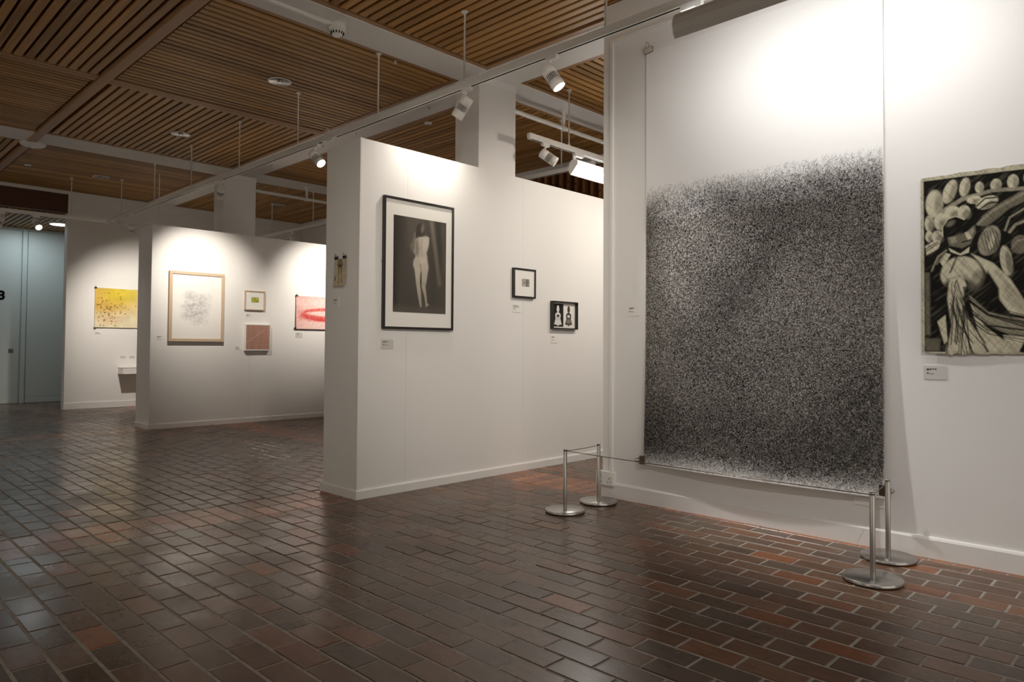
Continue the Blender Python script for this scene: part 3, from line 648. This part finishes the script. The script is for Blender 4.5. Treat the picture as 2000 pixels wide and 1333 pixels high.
o = bpy.data.objects.new('ink_strokes', me); COL.objects.link(o); o.parent = r; o['kind'] = 'stuff'
bulldog(FW, -2.515, 2.902, .012, .12, MCHROME, 'chrome clip at the upper left corner of the large hairy drawing', 1.3, 'clips on the large drawing')
bulldog(FW, -1.15, 2.902, .012, 0, MCHROME, 'chrome clip at the upper right corner of the large hairy drawing', 1.3, 'clips on the large drawing')
bulldog(FW, -2.522, .285, .050, math.pi/2, MDCH, 'dark metal clip at the lower left corner of the large hairy drawing', 1.2, 'clips on the large drawing')
bulldog(FW, -1.145, .300, .060, -math.pi/2, MDCH, 'dark metal clip at the lower right corner of the large hairy drawing', 1.2, 'clips on the large drawing')
label_card(FW, -2.684, 1.273, .092, .068, MCARD, TX1, 'white label at the left of the large hairy drawing')

# ---- charcoal drawing
r = empty('charcoal_drawing', (XW, .6, .97), 'cream deckle edged charcoal drawing of a capped figure in a crowd', 'drawing')
Wd, Hd = .80, .853
a = Art(Wd, Hd, 270, 288, (.50, .46, .33)); CR = (.56, .52, .38); BL = (.012, .011, .009); GR = (.16, .145, .105); MG = (.30, .275, .20)
def m_(p):
    x = (p[0]-60)/578*.41/Wd; t = 115-60*(p[0]-60)/578; return (x, (p[1]-t)/(1105-t))
a.map = m_
a.put(a.poly([(75, 132), (1150, 40), (1150, 1095), (75, 1095)], .004), BL)
for e in ((140, 262, 52, 78, 0), (232, 195, 38, 66, .3), (318, 172, 30, 52, .15), (400, 176, 24, 32, 0), (490, 165, 30, 34, 0), (580, 150, 30, 40, 0), (670, 130, 34, 44, 0)): a.put(a.ell(*e[:4], e[4], .2), CR); a.put(a.ell(e[0]+e[2]*.5, e[1]+6, e[2]*.5, e[3]*.9, e[4], .7), GR, .6)
a.put(a.poly([(165, 305), (300, 228), (470, 186), (640, 180), (640, 200), (470, 206), (310, 250), (190, 318)], .005), MG)
for e in ((245, 312, 46, 36), (178, 362, 42, 48), (108, 372, 27, 46), (106, 445, 22, 32), (156, 446, 32, 34), (312, 312, 36, 38), (370, 245, 40, 22)): a.put(a.ell(*e, 0, .2), CR); a.put(a.ell(e[0]+e[2]*.45, e[1]+e[3]*.4, e[2]*.7, e[3]*.7, 0, .7), GR, .75)
a.put(a.ell(440, 262, 62, 34, -.35, .2), CR); a.put(a.ell(455, 275, 40, 18, -.35, .5), GR, .8); a.put(a.line([(385, 280), (430, 240), (490, 235)], .003), BL); a.put(a.line([(400, 300), (450, 265), (495, 262)], .003), BL)
a.put(a.poly([(385, 390), (415, 335), (520, 262), (640, 195), (640, 262), (560, 300), (440, 395)], .006), GR); a.put(a.line([(390, 380), (470, 310), (640, 215)], .006), MG, .8)
a.put(a.poly([(188, 452), (184, 395), (215, 350), (262, 333), (310, 352), (388, 368), (330, 420), (250, 446)], .005), BL); a.put(a.line([(188, 448), (186, 395), (218, 350), (264, 334), (315, 354)], .0025), CR); a.put(a.ell(235, 375, 28, 14, -.5, .8), GR, .9)
a.put(a.poly([(215, 455), (320, 428), (372, 385), (378, 425), (348, 492), (300, 515), (225, 500)], .006), GR); a.put(a.poly([(316, 428), (336, 420), (356, 456), (334, 472), (322, 450)], .004), CR); a.put(a.poly([(225, 455), (262, 448), (270, 480), (240, 490)], .006), MG); a.put(a.line([(300, 482), (345, 470)], .003), BL); a.put(a.poly([(340, 420), (362, 395), (368, 420), (350, 445)], .004), MG)
a.put(a.ell(450, 475, 58, 84, .25, .12), MG); a.put(a.ell(472, 500, 32, 50, .2, .3), GR, .85); a.put(a.ell(462, 485, 16, 40, .2, .5), CR, .9)
for q in range(6): a.put(a.line([(405+q*16, 420), (412+q*18, 470), (430+q*17, 530)], .0014), BL, .8)
a.put(a.ell(540, 588, 32, 84, -.12, .15), CR); a.put(a.ell(556, 600, 18, 70, -.12, .6), GR, .8)
a.put(a.ell(600, 378, 74, 76, 0, .06), BL); a.put(a.line([(535, 420), (560, 350), (640, 300)], .004), MG); a.put(a.line([(560, 430), (590, 390), (640, 370)], .006), MG); a.put(a.ell(612, 500, 46, 52, 0, .15), GR); a.put(a.line([(570, 520), (600, 480), (640, 470)], .003), MG)
a.put(a.poly([(82, 500), (140, 468), (175, 470), (165, 515), (90, 552)], .004), CR); a.put(a.line([(85, 530), (165, 485)], .002), BL); a.put(a.line([(86, 516), (160, 476)], .002), BL)
a.put(a.poly([(95, 570), (175, 500), (225, 520), (190, 560), (150, 640), (110, 640)], .006), BL); a.put(a.line([(120, 640), (160, 560), (210, 525)], .004), MG); a.put(a.line([(150, 600), (200, 545)], .006), GR)
a.put(a.poly([(222, 512), (290, 545), (342, 508), (338, 540), (290, 556), (232, 535)], .003), CR); a.put(a.poly([(170, 590), (205, 540), (235, 548), (190, 620)], .003), CR)
a.put(a.ell(292, 660, 118, 98, .15, .12), CR); a.put(a.poly([(150, 760), (215, 690), (300, 672), (380, 720), (430, 770), (420, 860), (330, 780), (230, 790)], .02), BL, .9); a.put(a.ell(385, 690, 36, 60, .3, .6), GR, .7); a.put(a.line([(270, 560), (230, 650)], .004), BL, .8)
a.put(a.poly([(225, 690), (300, 672), (325, 720), (300, 800), (330, 900), (400, 1020), (430, 1095), (200, 1095), (235, 950), (212, 800)], .008), CR)
a.put(a.poly([(300, 730), (322, 730), (340, 820), (330, 880)], .006), BL, .8)
a.put(a.poly([(330, 770), (440, 870), (560, 900), (800, 930), (800, 1010), (560, 1000), (400, 930)], .008), MG)
a.put(a.poly([(335, 800), (420, 950), (610, 1095), (445, 1095), (385, 985)], .008), CR)
a.put(a.poly([(350, 545), (470, 600), (560, 690), (638, 820), (660, 900), (560, 880), (500, 800), (490, 740), (400, 600)], .008), CR); a.put(a.poly([(440, 640), (500, 740), (500, 850), (450, 800), (425, 700)], .01), BL); a.put(a.ell(580, 800, 34, 90, -.5, .7), MG, .6); a.put(a.poly([(520, 1000), (640, 1010), (600, 1090), (530, 1060)], .008), CR)
a.put(a.poly([(152, 925), (200, 888), (212, 1035), (192, 1050)], .005), CR); a.put(a.poly([(78, 1020), (170, 1020), (165, 1090), (78, 1090)], .01), GR, .8); a.put(a.poly([(80, 650), (108, 650), (110, 1000), (80, 1000)], .01), GR, .9)
rs = random.Random(3)
for q in range(26):
    x0_ = rs.uniform(225, 330); y_ = rs.uniform(690, 860); dx = rs.uniform(10, 150)*(1 if q % 3 else -.3); a.put(a.line([(x0_, y_), (x0_+dx*.3, y_+110), (x0_+dx, y_+rs.uniform(180, 330))], rs.choice([.0012, .0018, .003])), BL, .75)
for q in range(14):
    y_ = rs.uniform(790, 960); a.put(a.line([(335, y_-40), (440, y_+40), (640, y_+rs.uniform(60, 110))], rs.choice([.0013, .002, .004])), BL, .8)
for q in range(16):
    x_ = rs.uniform(680, 1100); y_ = rs.uniform(150, 1000); a.put(a.ell(x_, y_, rs.uniform(20, 70), rs.uniform(30, 90), rs.random()*3, .3), rs.choice([CR, MG, GR]), .9)
a.mul(.82+.36*a.noise(230, 24, 61, .6)); a.mul(.95+.10*a.noise(24, 220, 62, .35)); h_ = np.clip(a.noise(130, 10, 63, -.7)*2.2-1.1, 0, 1); a.put(h_*(a.c.mean(-1) > .08), BL, .35); a.put(np.clip(a.noise(110, 14, 64, .9)*2.4-1.5, 0, 1)*(a.c.mean(-1) < .05), MG, .22)
dk = rng.normal(0, .0012, 288)
def deckle(du, dv): du = du.copy(); dv = dv.copy(); du[:, 0] += dk; dv[-1, :] += np.interp(np.arange(270), np.arange(0, 270, 6), rng.normal(0, .004, 45)); dv[0, :] += np.interp(np.arange(270), np.arange(0, 270, 9), rng.normal(0, .0025, 30)); return du, dv
a.build('sheet', FW, -.958, 1.832, .012, r, bow=lambda u, v: .006*v*v+.003*np.sin(u*9), edge=deckle)
label_card(FW, -.957, .921, .097, .066, MGREY, [(.13, .22, .46, .005), (.13, .31, .18, .003), (.13, .5, .1, .003), (.13, .58, .32, .0025)], 'grey label card below the charcoal drawing')

# ---- socket, trunking, blank plate
s_ = empty('wall_socket', (XW, 2.845, .085), 'white double power socket beside the rear steel post', 'socket')
MB(FW).box((-2.912, .083, 0), (-2.775, .172, .030), .003).build('back_box', MPL, s_)
MB(FW).box((-2.914, .081, .030), (-2.773, .174, .040), .003).build('face_plate', MPL, s_)
for c0 in (-2.880, -2.810):
    MB(FW).box((c0+.012, .140, .040), (c0+.026, .160, .045), .002).build('switch', MPL, s_)
    h = MB(FW)
    for du, dv in ((0, .128), (-.011, .106), (.011, .106)): h.box((c0+du-.002, dv-.0035, .0400), (c0+du+.002, dv+.0035, .0406))
    h.build('pin_holes', MBK, s_)
MB(FW).box((-2.822, .172, 0), (-2.797, 3.06, .018), .003).build('cable_trunking', MPL, None, 'slim white upright trunking running up from the wall socket', 'trunking')
MB(FW).box((-2.822, 3.062, 0), (1.5, 3.084, .018), .003).build('cable_trunking', MPL, None, 'white horizontal trunking along the top of the right wall', 'trunking')
MB(FW).box((-1.285, .200, 0), (-1.137, .240, .006), .002).build('blanking_plate', MPL, None, 'white blank plate low on the wall under the large drawing', 'plate')

# ------------------------------------------------------------------ barrier posts and cords
def post(x, y, lab):
    r = empty('barrier_post', (x, y, 0), lab, 'barrier post', 'steel barrier posts')
    MB().lathe((x, y, .0005), (0, 0, 1), [(.116, 0), (.119, .002), (.119, .005)], 48).build('rubber_ring', MDK, r)
    MB().lathe((x, y, .0055), (0, 0, 1), [(.120, 0), (.120, .011), (.1185, .0125), (.02, .0145), (.014, .0145)], 56).build('base_disc', MSTEEL, r)
    MB().lathe((x, y, .019), (0, 0, 1), [(.0115, 0), (.0115, .346), (.0105, .348)], 24).build('pole', MSTEEL, r)
    MB().lathe((x, y, .367), (0, 0, 1), [(.0095, 0), (.0095, .003), (.012, .0035), (.012, .010), (.0105, .0115)], 24).build('cap', MSTEEL, r)
    return r
PS = [(3.305, 2.766), (3.655, 2.779), (3.282, 1.020), (3.672, 1.072)]
for p, l in zip(PS, ('brushed steel barrier post standing foremost of the left pair', 'brushed steel barrier post beside the wall socket', 'brushed steel barrier post nearest the camera, right end', 'brushed steel barrier post close to the baseboard under the drawing corner')): post(*p, l)
def cord(a, b, lab, sag=.004):
    pts = [(a[0]+(b[0]-a[0])*t, a[1]+(b[1]-a[1])*t, .3685-sag*4*t*(1-t)) for t in [i/14 for i in range(15)]]
    MB().tube(pts, .0022, 8).build('barrier_cord', MDCH, None, lab, 'cord', 'barrier cords')  # one thin cord strung between two posts
cord(PS[0], PS[1], 'short dark cord joining the left pair of steel posts'); cord(PS[0], PS[2], 'long dark cord stretched in front of the large drawing'); cord(PS[2], PS[3], 'short dark cord joining the right pair of steel posts')

# ------------------------------------------------------------------ lighting tracks
def track(p, q, zb, rods, lab, ax):
    """p,q ends; ax 'y' or 'x'; zb underside"""
    mid = ((p[0]+q[0])/2, (p[1]+q[1])/2, zb); r = empty('lighting_track', mid, lab, 'lighting track', 'white lighting tracks')
    w = .0175; sec = [(-w, .048), (-w, 0), (-.007, 0), (-.007, .014), (.007, .014), (.007, 0), (w, 0), (w, .048)]
    if ax == 'y': MB().prism([(p[0]+s, zb+t) for s, t in sec], p[1], q[1], 1).build('rail', MTR, r); MB().box((p[0]-.0068, p[1]+.02, zb-.0004), (p[0]+.0068, q[1]-.02, zb+.0138)).build('slot', MBK, r)
    else: MB().prism([(p[1]+s, zb+t) for s, t in sec], p[0], q[0], 0).build('rail', MTR, r); MB().box((p[0]+.02, p[1]-.0068, zb-.0004), (q[0]-.02, p[1]+.0068, zb+.0138)).build('slot', MBK, r)
    for x, y in ((p[0], p[1]), (q[0], q[1])):
        MB().box((x-.019, y-.019, zb-.001), (x+.019, y+.019, zb+.05), .003).build('end_cap', MTR, r)
    for x, y in rods:
        rd = MB().lathe((x, y, zb+.048), (0, 0, 1), [(.011, 0), (.011, .02), (.0065, .022), (.0065, ZC-zb-.048-.012)], 12).build('hanging_rod', MTR, r)
        MB().lathe((x, y, ZC-.026), (0, 0, 1), [(.009, 0), (.010, .014), (.024, .021), (.024, .027)], 16).build('ceiling_rose', MTR, rd)
    return r
TX = 3.23; TZ = 2.79
track((TX, -.6), (TX, 5.285), TZ, [(TX, 1.19), (TX, 2.41), (TX, 3.63), (TX, 4.657)], 'long white lighting track in front of the large drawing', 'y')
trk = track((TX, 5.475), (TX, 11.27), TZ, [(TX, 5.928), (TX, 7.147), (TX, 8.408), (TX, 9.6), (TX, 10.9)], 'white lighting track running on to the end wall', 'y')
j = empty('track_joiner', (TX, 5.37, TZ), 'white joiner box linking the two long lighting tracks', 'track joiner')
MB().box((TX-.021, 5.30, TZ-.004), (TX+.021, 5.44, TZ+.05), .004).build('housing', MTR, j); MB().box((TX-.012, 5.33, TZ-.012), (TX+.012, 5.41, TZ-.004), .002).build('cover', MTR, j)
MB().tube([(TX, 5.33, TZ+.05), (TX-.02, 5.37, TZ+.085), (TX-.02, 5.41, TZ+.09), (TX-.01, 5.44, TZ+.05)], .004, 8).build('loop_cable', MTR, j)
track((-.6, 11.29), (3.16, 11.29), 2.745, [(2.706, 11.29), (1.4, 11.29)], 'white lighting track crossing in front of the dark bulkhead', 'x')
track((5.49, 4.25), (5.49, 11.6), 2.79, [(5.49, 4.66), (5.49, 9.581), (5.49, 10.889), (5.49, 7.1)], 'white lighting track far behind the partitions', 'y')
track((4.367, 4.06), (6.4, 4.06), 2.775, [(4.887, 4.06), (6.1, 4.06)], 'short white lighting track with the lit tube lamp above the nearer partition', 'x')
track((4.3, 2.5), (6.2, 2.5), 2.79, [(4.6, 2.5), (5.9, 2.5)], 'unseen white lighting track added behind the right wall for fill spotlights', 'x')  # added out of sight to carry two fill spotlights
cb = MB().tube([(3.262, 11.2, 2.80), (3.262, 11.0, 2.70), (3.3, 10.6, 2.665), (3.42, 10.2, 2.66), (3.46, 10.1, 2.70), (3.46, 10.1, 3.33)], .006, 8).build('hanging_cable', MTR, None, 'thin pale cable looping from the track end above the farther partition', 'cable')

def spotlight(x, y, zt, aim, lit, lab, watt=0, deg=50, col=WARM, blend=.95, ax='y', drop=0):
    r = empty('track_spotlight', (x, y, zt-.2), lab, 'spotlight', 'white track spotlights')
    hx, hy = (.016, .045) if ax == 'y' else (.045, .016)
    MB().box((x-hx, y-hy, zt-.026), (x+hx, y+hy, zt+.002), .003).build('track_adapter', MPL, r)
    sy = y+(.02 if ax == 'y' else 0)
    MB().lathe((x, sy, zt-.026), (0, 0, -1), [(.012, 0), (.012, .012), (.006, .014), (.006, .065+drop)], 14).build('stem', MPL, r)
    piv = Vector((x, sy, zt-.088-drop)); d = (Vector(aim)-piv).normalized()
    MB().lathe(piv-d*.012, d, [(.010, 0), (.012, .004), (.012, .02), (.010, .024)], 14).build('pivot', MPL, r)
    o = piv-d*.045+Vector((0, 0, -.012)); R_ = .043
    MB().lathe(o, d, [(R_*.86, 0), (R_, .006), (R_, .062), (R_-.004, .063), (R_-.004, .104), (R_, .105), (R_, .158), (R_-.003, .160), (R_-.004, .150), (R_-.006, .146)], 32).build('body', MPL, r)
    MB().lathe(o+d*.064, d, [(R_-.0035, 0), (R_-.0035, .039)], 32).build('vent_band', MDK, r)
    g = MB(); A_, B_, C_ = g.basis(d)
    for q in range(3): g.lathe(o+d*(.071+.0115*q), d, [(R_+.0002, 0), (R_+.0002, .0022)], 32)
    for q in range(22):
        t = 2*math.pi*q/22; e = A_*math.cos(t)+B_*math.sin(t); tt = d.cross(e); c0 = o+d*.062+e*(R_-.0015)
        ps = [c0+e*a1*.0018+tt*a2*.0010+d*a3*.044 for a1 in (-1, 1) for a2 in (-1, 1) for a3 in (0, 1)]
        g.add(ps, [(0, 1, 3, 2), (4, 6, 7, 5), (0, 4, 5, 1), (2, 3, 7, 6), (0, 2, 6, 4), (1, 5, 7, 3)])
    g.build('vent_grille', MPL, r)
    MB().lathe(o+d*.148, d, [(R_-.006, 0), (R_-.008, .004), (.004, .006)], 32).build('lens', MLAMP if lit else MLAMPO, r)
    if watt: spot('spotlight_beam', o+d*.168, aim, watt, deg, blend, col)
    return r
spotlight(TX, 2.82, TZ, (3.845, 1.62, .6), 1, 'lit white track spotlight beside the large drawing', 120, 48, NEUT, blend=1)
spotlight(TX, 3.60, TZ, (3.13, 3.93, 2.26), 1, 'white track spotlight in front of the first column', 13, 165, blend=1)
track((1.2, -1.4), (1.2, 1.2), TZ, [(1.2, -1.0), (1.2, .9)], 'unseen white lighting track added above the camera for fill spotlights', 'y')  # added out of frame as a mount for the next two fill lamps
spotlight(1.2, 1.0, TZ, (3.8, 3.93, 1.15), 1, 'unseen spotlight added above the camera to brighten the nearer partition', 105, 54, blend=1)  # added lamp, frontal fill for the nearer partition
spotlight(1.2, -.4, TZ, (3.845, .95, .85), 1, 'unseen spotlight added above the camera to brighten the right wall', 50, 60, NEUT, blend=1)  # extra unseen lamp lifting the lower right wall
spotlight(TX, 5.60, TZ, (3.5, 4.40, 1.5), 1, 'lit white track spotlight just left of the nearer partition', 30, 50)
spotlight(TX, 7.56, TZ, (3.55, 8.85, 1.70), 1, 'white track spotlight in front of the second column', 85, 70)
spotlight(TX, 10.45, TZ, (4.1, 12.33, 1.2), 1, 'white track spotlight above the left end of the farther partition', 110, 85, drop=.08)
spotlight(2.295, 11.29, 2.745, (2.6, 9.8, 1.4), 1, 'lit white track spotlight below the dark bulkhead', 25, 50, ax='x')
spotlight(1.90, 11.29, 2.745, (1.6, 12.3, 1.4), 0, 'white track spotlight cut by the left edge below the bulkhead', ax='x')
spotlight(4.565, 4.06, 2.775, (5.3, 3.2, 1.9), 0, 'unlit white track spotlight on the short track', ax='x')
spotlight(5.49, 7.4, TZ, (5.25, 8.85, 1.75), 1, 'white track spotlight hidden behind the nearer partition', 120, 66)
spotlight(5.49, 10.2, TZ, (5.6, 12.3, 1.6), 1, 'far white track spotlight above the farther partition', 20, 60)
spotlight(4.75, 2.5, TZ, (4.75, 3.93, 1.75), 1, 'unseen fill spotlight added behind the right wall, nearer end', 34, 110, WARM, ax='x')  # added lamp out of sight, brightens the right part of the nearer partition
spotlight(5.8, 2.5, TZ, (5.7, 3.93, 1.55), 1, 'unseen fill spotlight added behind the right wall, farther end', 40, 100, WARM, ax='x')  # second added lamp, same fill farther along the partition

track((-1.9, -1.4), (-1.9, 11.0), TZ, [(-1.9, .2), (-1.9, 4.0), (-1.9, 8.0)], 'unseen white lighting track added before the left wall for bounce spotlights', 'y')  # added out of view, holds the bounce lamps
for y_, q_ in ((1.2, 'nearest the camera'), (5.2, 'midway'), (9.2, 'farthest')): spotlight(-1.9, y_, TZ, (-3.0, y_, 1.3), 1, 'unseen spotlight added to bounce light off the left wall, '+q_, 120, 100, WARM, blend=1)  # added lamps, their wall bounce brightens faces turned to the left

def washer(x0, y0, L_, zt, ax, face, lab, watt, col):
    """trough lamp hung under a track; face = +1/-1: side it throws light to, across the track"""
    r = empty('wall_washer', (x0, y0, zt-.2), lab, 'wall washer lamp', 'trough lamps')
    arc = [(-.035, -.045), (-.062, -.060), (-.082, -.090), (-.088, -.125), (-.080, -.160), (-.062, -.188)]
    inn = [(c+.006, d+.003) for c, d in reversed(arc)]
    poly = [(c*face, zt+d) for c, d in arc+inn]
    def B_(poly, a, b): return MB().prism([((x0 if ax == 'y' else y0)+c, d) for c, d in poly], (y0 if ax == 'y' else x0)+a, (y0 if ax == 'y' else x0)+b, 1 if ax == 'y' else 0)
    B_(poly, -L_/2, L_/2).build('reflector', MREFL, r)
    end = [(c*face, zt+d) for c, d in arc+[(.02, -.10), (.015, -.05)]]
    for e in (-L_/2-.006, L_/2): B_(end, e, e+.006).build('end_plate', MPL, r)
    for e in (-L_/2-.03, L_/2-.12):
        B_([(-.016, zt-.028), (.016, zt-.028), (.016, zt+.002), (-.016, zt+.002)], e, e+.12).build('track_adapter', MPL, r)
        B_([(-.010*face-.008, zt-.06), (-.010*face+.008, zt-.06), (-.010*face+.008, zt-.028), (-.010*face-.008, zt-.028)], e, e+.03).build('bracket', MPL, r)
    a = (x0-.045*face, y0-L_/2+.02, zt-.105) if ax == 'y' else (x0-L_/2+.02, y0-.045*face, zt-.105)
    b = (a[0], y0+L_/2-.02, a[2]) if ax == 'y' else (x0+L_/2-.02, a[1], a[2])
    MB().cyl(a, b, .013, 16).build('tube', MTUBE, r)
    c = Vector(((a[0]+b[0])/2, (a[1]+b[1])/2, a[2])); t = Vector((face, 0, -.75)) if ax == 'y' else Vector((0, face, -.75))
    l = area('washer_light', c+t*.03, c+t, watt, L_ if True else 1, .05, col)
    # long side of the lamp along the track
    dirv = t.normalized(); along = Vector((0, 1, 0)) if ax == 'y' else Vector((1, 0, 0)); yv = (-dirv).cross(along)
    Mx = Matrix((along, yv, -dirv)).transposed().to_4x4(); Mx.translation = l.location; l.matrix_world = Mx
    return r
washer(TX, 1.25, 1.34, TZ, 'y', 1, 'long grey backed wall washer lamp over the large drawing', 5.5, NEUT)
washer(5.42, 4.06, .86, 2.775, 'x', -1, 'lit trough lamp on the short track beside the right wall edge', 8, NEUT)

# pipes with brackets under the cross beams
for y, lab in ((4.44, 'white pipe under the first cross beam behind the column'), (9.37, 'white pipe under the second cross beam behind the column')):
    r = empty('ceiling_pipe', (5.5, y, 3.15), lab, 'pipe', 'white pipes')
    MB().cyl((4.49, y, 3.15), (6.8, y, 3.15), .021, 20).build('pipe', MTR, r)
    b = MB().lathe((5.26, y, 3.175), (0, 0, 1), [(.013, 0), (.013, .03), (.018, .032), (.018, .13), (.045, .145), (.045, .156)], 18).build('hanger', MTR, r)
    MB().cyl((5.235, y, 3.15), (5.285, y, 3.15), .028, 20).build('clamp_ring', MTR, b)

# ------------------------------------------------------------------ downlights, detectors, hooks
def downlight(x, y, lab, lit=False, z=ZC):
    r = empty('downlight', (x, y, z-.005), lab, 'downlight', 'recessed downlights')
    rg_ = MB(); rg_.lathe((x, y, z-.006), (0, 0, 1), [(.088, 0), (.102, .001), (.104, .006), (.088, .007)], 40); m = rg_; m.f = m.f[:-2]; m.sm = m.sm[:-2]; m.build('trim_ring', MPL, r)
    m = MB(); m.lathe((x, y, z-.008), (0, 0, 1), [(.089, 0), (.072, .003), (.050, .0055), (.026, .007), (.004, .0072)], 20, smooth=False); m.f = m.f[:-2]; m.sm = m.sm[:-2]
    m.build('reflector_dish', MCONE, r)
    MB().lathe((x, y, z-.0105), (0, 0, 1), [(.010, 0), (.026, .003), (.028, .009)], 20).build('lamp', MTUBE if lit else MLAMPO, r)
for x, y, l in ((2.967, 5.785, 'large round recessed downlight nearest the camera'), (2.967, 8.04, 'round recessed downlight in the panel before the second beam'), (2.975, 10.93, 'round recessed downlight beyond the second beam'), (5.62, 10.946, 'round recessed downlight right of the second column')): downlight(x, y, l)
cl = empty('corridor_light', (3.0, 13.16, 2.94), 'lit round ceiling light over the doors at far left', 'ceiling light')
MB().lathe((2.99, 13.16, 2.925), (0, 0, 1), [(.12, 0), (.125, .006), (.125, .028)], 32).build('diffuser', MTUBE, cl)
MB().lathe((2.99, 13.16, 2.930), (0, 0, 1), [(.126, 0), (.145, .003), (.145, .024)], 32).build('rim', MPL, cl)
area('corridor_lamp', (2.7, 13.5, 2.90), (2.7, 13.65, 0), 4, .5, .3, COOL)
def detector(x, y, z, lab, s=1.0):
    r = empty('smoke_detector', (x, y, z-.06*s), lab, 'smoke detector', 'smoke detectors')
    MB().lathe((x, y, z+.001), (0, 0, -1), [(.050*s, 0), (.052*s, .004), (.052*s, .022*s), (.056*s, .026*s), (.056*s, .036*s), (.046*s, .042*s), (.036*s, .060*s), (.026*s, .072*s), (.010*s, .074*s)], 36).build('housing', MPL, r)
    sl = MB()
    for q in range(14):
        t = 2*math.pi*q/14; p = Vector((x+.0425*s*math.cos(t), y+.0425*s*math.sin(t), z-.048*s)); q2 = Vector((x+.0355*s*math.cos(t), y+.0355*s*math.sin(t), z-.0625*s)); sl.cyl(p, q2, .0036*s, 6)
    sl.build('vent_slots', MBK, r)
detector(2.72, 4.445, 3.33, 'white smoke detector on the first cross beam', 1.15)
MB().box((1.93, 4.425, 3.308), (2.67, 4.455, 3.3305), .003).build('cable_trunking', MPL, None, 'white ceiling trunking leading to the smoke detector', 'trunking')
e = empty('emergency_light', (1.90, 9.70, 3.28), 'white dome light fitting under the second cross beam at left', 'ceiling light')
MB().lathe((1.915, 9.66, 3.332), (0, 0, -1), [(.13, 0), (.135, .006), (.128, .022), (.10, .038), (.05, .048), (.01, .05)], 36).build('dome', MPL, e)
for x, y, l in ((2.11, 10.89, 'small white ceiling disc left of the far downlight'), (4.60, 5.73, 'small white ceiling disc behind the track near the first column')):
    e = empty('ceiling_disc', (x, y, 3.32), l, 'ceiling fitting', 'small ceiling discs')
    MB().lathe((x, y, ZC+.001), (0, 0, -1), [(.04, 0), (.042, .004), (.038, .012), (.012, .014)], 24).build('cover', MPL, e); MB().lathe((x, y, ZC-.013), (0, 0, -1), [(.010, 0), (.010, .010), (.004, .014)], 12).build('nozzle', MCHROME, e)
for x, y, l in ((4.27, 6.57, 'small dark hook on the long beam just left of the nearer partition top'), (4.27, 7.26, 'small dark hook on the long beam beside the lit spotlight'), (4.285, 5.33, 'small dark hook on the long beam left of the first column'), (4.27, 8.51, 'small dark hook on the long beam near the second column')):
    MB().tube([(x, y, 3.332), (x, y, 3.318), (x+.005, y, 3.310), (x+.010, y, 3.314), (x+.010, y, 3.320)], .0028, 8).build('ceiling_hook', MDCH, None, l, 'hook', 'beam hooks')
s_ = empty('sprinkler_head', (3.41, 4.68, 3.32), 'tiny white sprinkler head in the slats beside the first cross beam', 'sprinkler')
MB().lathe((3.41, 4.68, ZC+.002), (0, 0, -1), [(.010, 0), (.012, .004), (.005, .008), (.005, .018), (.012, .020), (.010, .023)], 14).build('head', MPL, s_)
